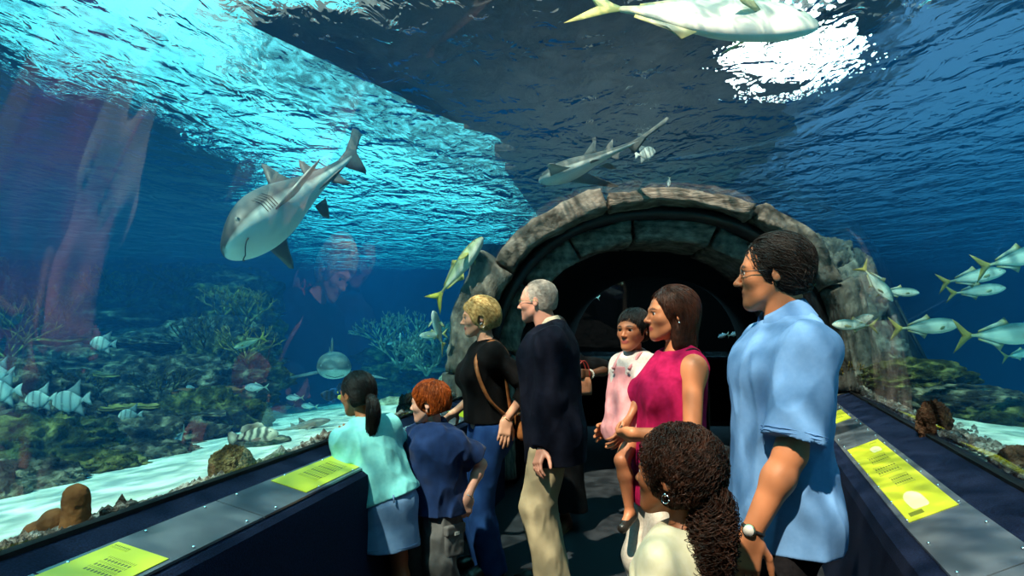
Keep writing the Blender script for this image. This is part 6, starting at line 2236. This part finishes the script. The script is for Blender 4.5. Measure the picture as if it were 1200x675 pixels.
def fishat(kind, u, v, d, lpx, ang, toward=0.0, roll=0.0, label='', group=None, cat='fish', fat=1.0):
    """lpx = seen length in pixels; ang = heading in the picture plane (0 right, 90 up); toward = degrees turned to the camera"""
    nm, mk = MAKERS[kind]
    if kind not in PROTO:
        root = empty(nm); mk(root); PROTO[kind] = root
    else:
        root = copy_tree(PROTO[kind])
        for k in ('group', 'label'):
            if k in root: del root[k]
    span = 1.22
    a = R(ang); t = R(toward)
    L = lpx * d / 800 / max(abs(math.cos(t)), .35) / span
    X = Vector((math.cos(a) * math.cos(t), -math.sin(t), math.sin(a) * math.cos(t)))
    up = Vector((0, 0, 1))
    if abs(X.z) > .9: up = Vector((-1, 0, 0))
    Y = up.cross(X).normalized(); Z = X.cross(Y)
    M = Matrix((X, Y, Z)).transposed() @ Matrix.Rotation(R(roll), 3, 'X')
    root.matrix_world = Matrix.Translation(at(u, v, d) + X * (.11 * L)) @ M.to_4x4() @ Matrix.Diagonal((L, L * fat, L * fat, 1))
    setp(root, label, cat, group)
    return root


def fish_between(kind, nose, tail, roll, label, group=None, cat='fish', fat=1.0):
    root = fishat(kind, 600, 393, 5, 40, 0, 0, 0, label, group, cat)
    X = (nose - tail); L = X.length / 1.22; X.normalize()
    Y = Vector((0, 0, 1)).cross(X).normalized(); Z = X.cross(Y)
    M = Matrix((X, Y, Z)).transposed() @ Matrix.Rotation(R(roll), 3, 'X')
    root.matrix_world = Matrix.Translation(nose - X * (.5 * L)) @ M.to_4x4() @ Matrix.Diagonal((L, L * fat, L * fat, 1))
    return root


SP = 'banded spadefish off the left glass'
fishat('spade', 84, 470, 4.4, 42, 188, 8, 0, 'largest banded spadefish, swimming left above the mossy bank', SP)
fishat('spade', 48, 468, 4.7, 34, 186, 10, 0, 'banded spadefish just ahead of the largest one', SP)
fishat('spade', 3, 458, 4.4, 42, 182, 8, 0, 'banded spadefish at the left edge of the view, lower one, tail showing', SP)
fishat('spade', -1, 437, 4.6, 34, 184, 8, 0, 'banded spadefish at the left edge of the view, upper one, tail showing', SP)
fishat('spade', 121, 403, 5.6, 27, 178, 15, 0, 'white spadefish alone against the dark middle of the left reef', SP)
fishat('spade', 153, 487, 5.0, 22, 182, 30, 0, 'small bluish spadefish over the reef shelf, right of the largest spadefish', SP)
SM = 'small silver fish over the left reef'
fishat('small', 301, 454, 5.6, 27, 180, 10, 0, 'silver fish facing left in front of the end of the reef', SM)
fishat('small', 230, 453, 6.4, 22, 182, 10, 0, 'dim bluish fish facing left, left of the silver fish at the reef end', SM)
fishat('small', 346, 466, 6.8, 20, 178, 12, 0, 'white fish facing left over the far sand, left of the black angelfish', SM)
fishat('small', 318, 486, 7.2, 18, 10, 10, 0, 'greenish fish low over the sand behind the striped grouper', SM)
fishat('small', 337, 477, 8.0, 18, 185, 0, 0, 'faint blue fish under the white fish over the far sand', SM)
fishat('small', 306, 484, 7.6, 14, 190, 0, 0, 'tiny faint blue fish beside the greenish one low over the sand', SM)
fishat('small', 210, 514, 4.6, 20, 268, 55, 0, 'slim white fish hanging upright in front of the brown shelf', SM)
fishat('small', 363, 476, 7.6, 20, 175, 0, 0, 'faint fish close behind the white one over the far sand', SM)
fishat('small', 469, 398, 11, 16, 80, 40, 0, 'tiny pale fish upright above the far reef', SM)
fishat('small', 458, 402, 12, 10, 200, 0, 0, 'tiniest pale fish beside the upright one above the far reef', SM)
fishat('tropical', 388, 464, 6.2, 24, 170, 10, 0, 'small black angelfish with a bright yellow tail above the far sand')
fishat('tropical', 397, 455, 6.4, 13, 70, 20, 0, 'smallest angelfish, upright above the black one')
fishat('amber', 536, 318, 6.0, 98, 52, 12, -20, 'olive backed fish with a yellow tail climbing steeply left of the arch')
fishat('amber', 293, 401, 6.4, 40, 200, 0, 0, 'slender greenish fish in the shade of the reef end')
PM = 'silver jacks beside the blonde woman'
fishat('bigjack', 514, 388, 6.0, 46, 100, 45, 0, 'pale jack seen nearly head on, standing upright left of the blonde woman', PM)
fishat('bigjack', 508, 392, 6.6, 32, 185, 20, 0, 'silver jack facing left behind the upright pale jack', PM)
fishat('bigjack', 545, 405, 6.6, 34, 183, 20, 0, 'silver jack emerging from behind the rock arch next to the blonde woman\'s chin', PM)
JR = 'silver jacks off the right glass'
fishat('jack', 1027, 331, 5.0, 52, 300, 25, 0, 'jack diving steeply with its tail up, right of the man\'s shoulder', JR)
fishat('jack', 1052, 342, 5.0, 44, -4, 15, 0, 'jack facing right beside the diving one', JR)
fishat('jack', 1138, 325, 4.6, 62, 12, 25, 0, 'plump jack facing right with its tail under the large jack\'s tail', JR)
fishat('jack', 1143, 341, 4.9, 54, 6, 25, 0, 'dim jack just below the plump one', JR)
fishat('jack', 1190, 303, 4.2, 94, 14, 5, 0, 'large jack with a yellow tail leaving by the right edge of the view', JR)
fishat('jack', 1083, 383, 4.8, 78, 4, 5, 0, 'long jack facing right, middle of the lower row', JR)
fishat('jack', 1172, 392, 4.4, 108, 2, 0, 0, 'long jack at the right edge of the view, last in the lower row', JR)
fishat('jack', 1002, 381, 5.6, 54, 178, 0, 0, 'dim greenish jack close to the boulder, first in the lower row', JR)
fishat('jack', 1195, 415, 6.0, 44, 10, 0, 0, 'very faint jack under the lower row at the right edge of the view', JR)
fishat('hugejack', 812, 18, 3.26, 268, -13, 16, -40, 'very large pale jack passing overhead, seen from below', fat=.86)
fishat('spade', 756, 180, 6.3, 24, 8, 10, 0, 'small round fish under the water surface above the arch')
fishat('small', 784, 213, 7.0, 12, 260, 10, 0, 'tiny green fish just above the crown of the arch')
fish_between('shark', at(263, 294, 3.9), at(438, 164, 5.0), 46, 'grey shark with a white belly diving past the left glass', cat='shark', fat=1.5)
fish_between('gliding', at(393, 433, 7.3), at(386, 420, 9.5), 0, 'shark seen head on with its fins spread, above the girl\'s head', cat='shark', fat=1.0)
fishat('nurse', 350, 500, 5.2, 76, 12, 0, 0, 'brown nurse shark resting on the sand behind the striped grouper', cat='shark')
fishat('grouper', 296, 511, 4.3, 68, 8, 18, 0, 'brown and cream striped grouper lying over the sand at the left glass')
GP = 'blue fish behind the passage window'
fishat('small', 694, 348, 12.15, 18, 172, 0, 0, 'brightest blue fish in the dark passage window, top left', GP)
fishat('small', 677, 362, 12.2, 17, 185, 0, 0, 'dim blue fish below the brightest one in the dark passage window', GP)
fishat('small', 848, 393, 12.1, 14, 200, 0, 0, 'left fish of the pair low in the dark passage window', GP)
fishat('small', 859, 392, 12.1, 14, 20, 0, 0, 'right fish of the pair low in the dark passage window', GP)
fish_between('gliding', at(634, 214, 6.9), at(784, 150, 5.4), 8, 'shark shape added in place of a pale reflection on the surface above the arch', cat='shark', fat=.8)  # body stands in for a reflection in the water surface
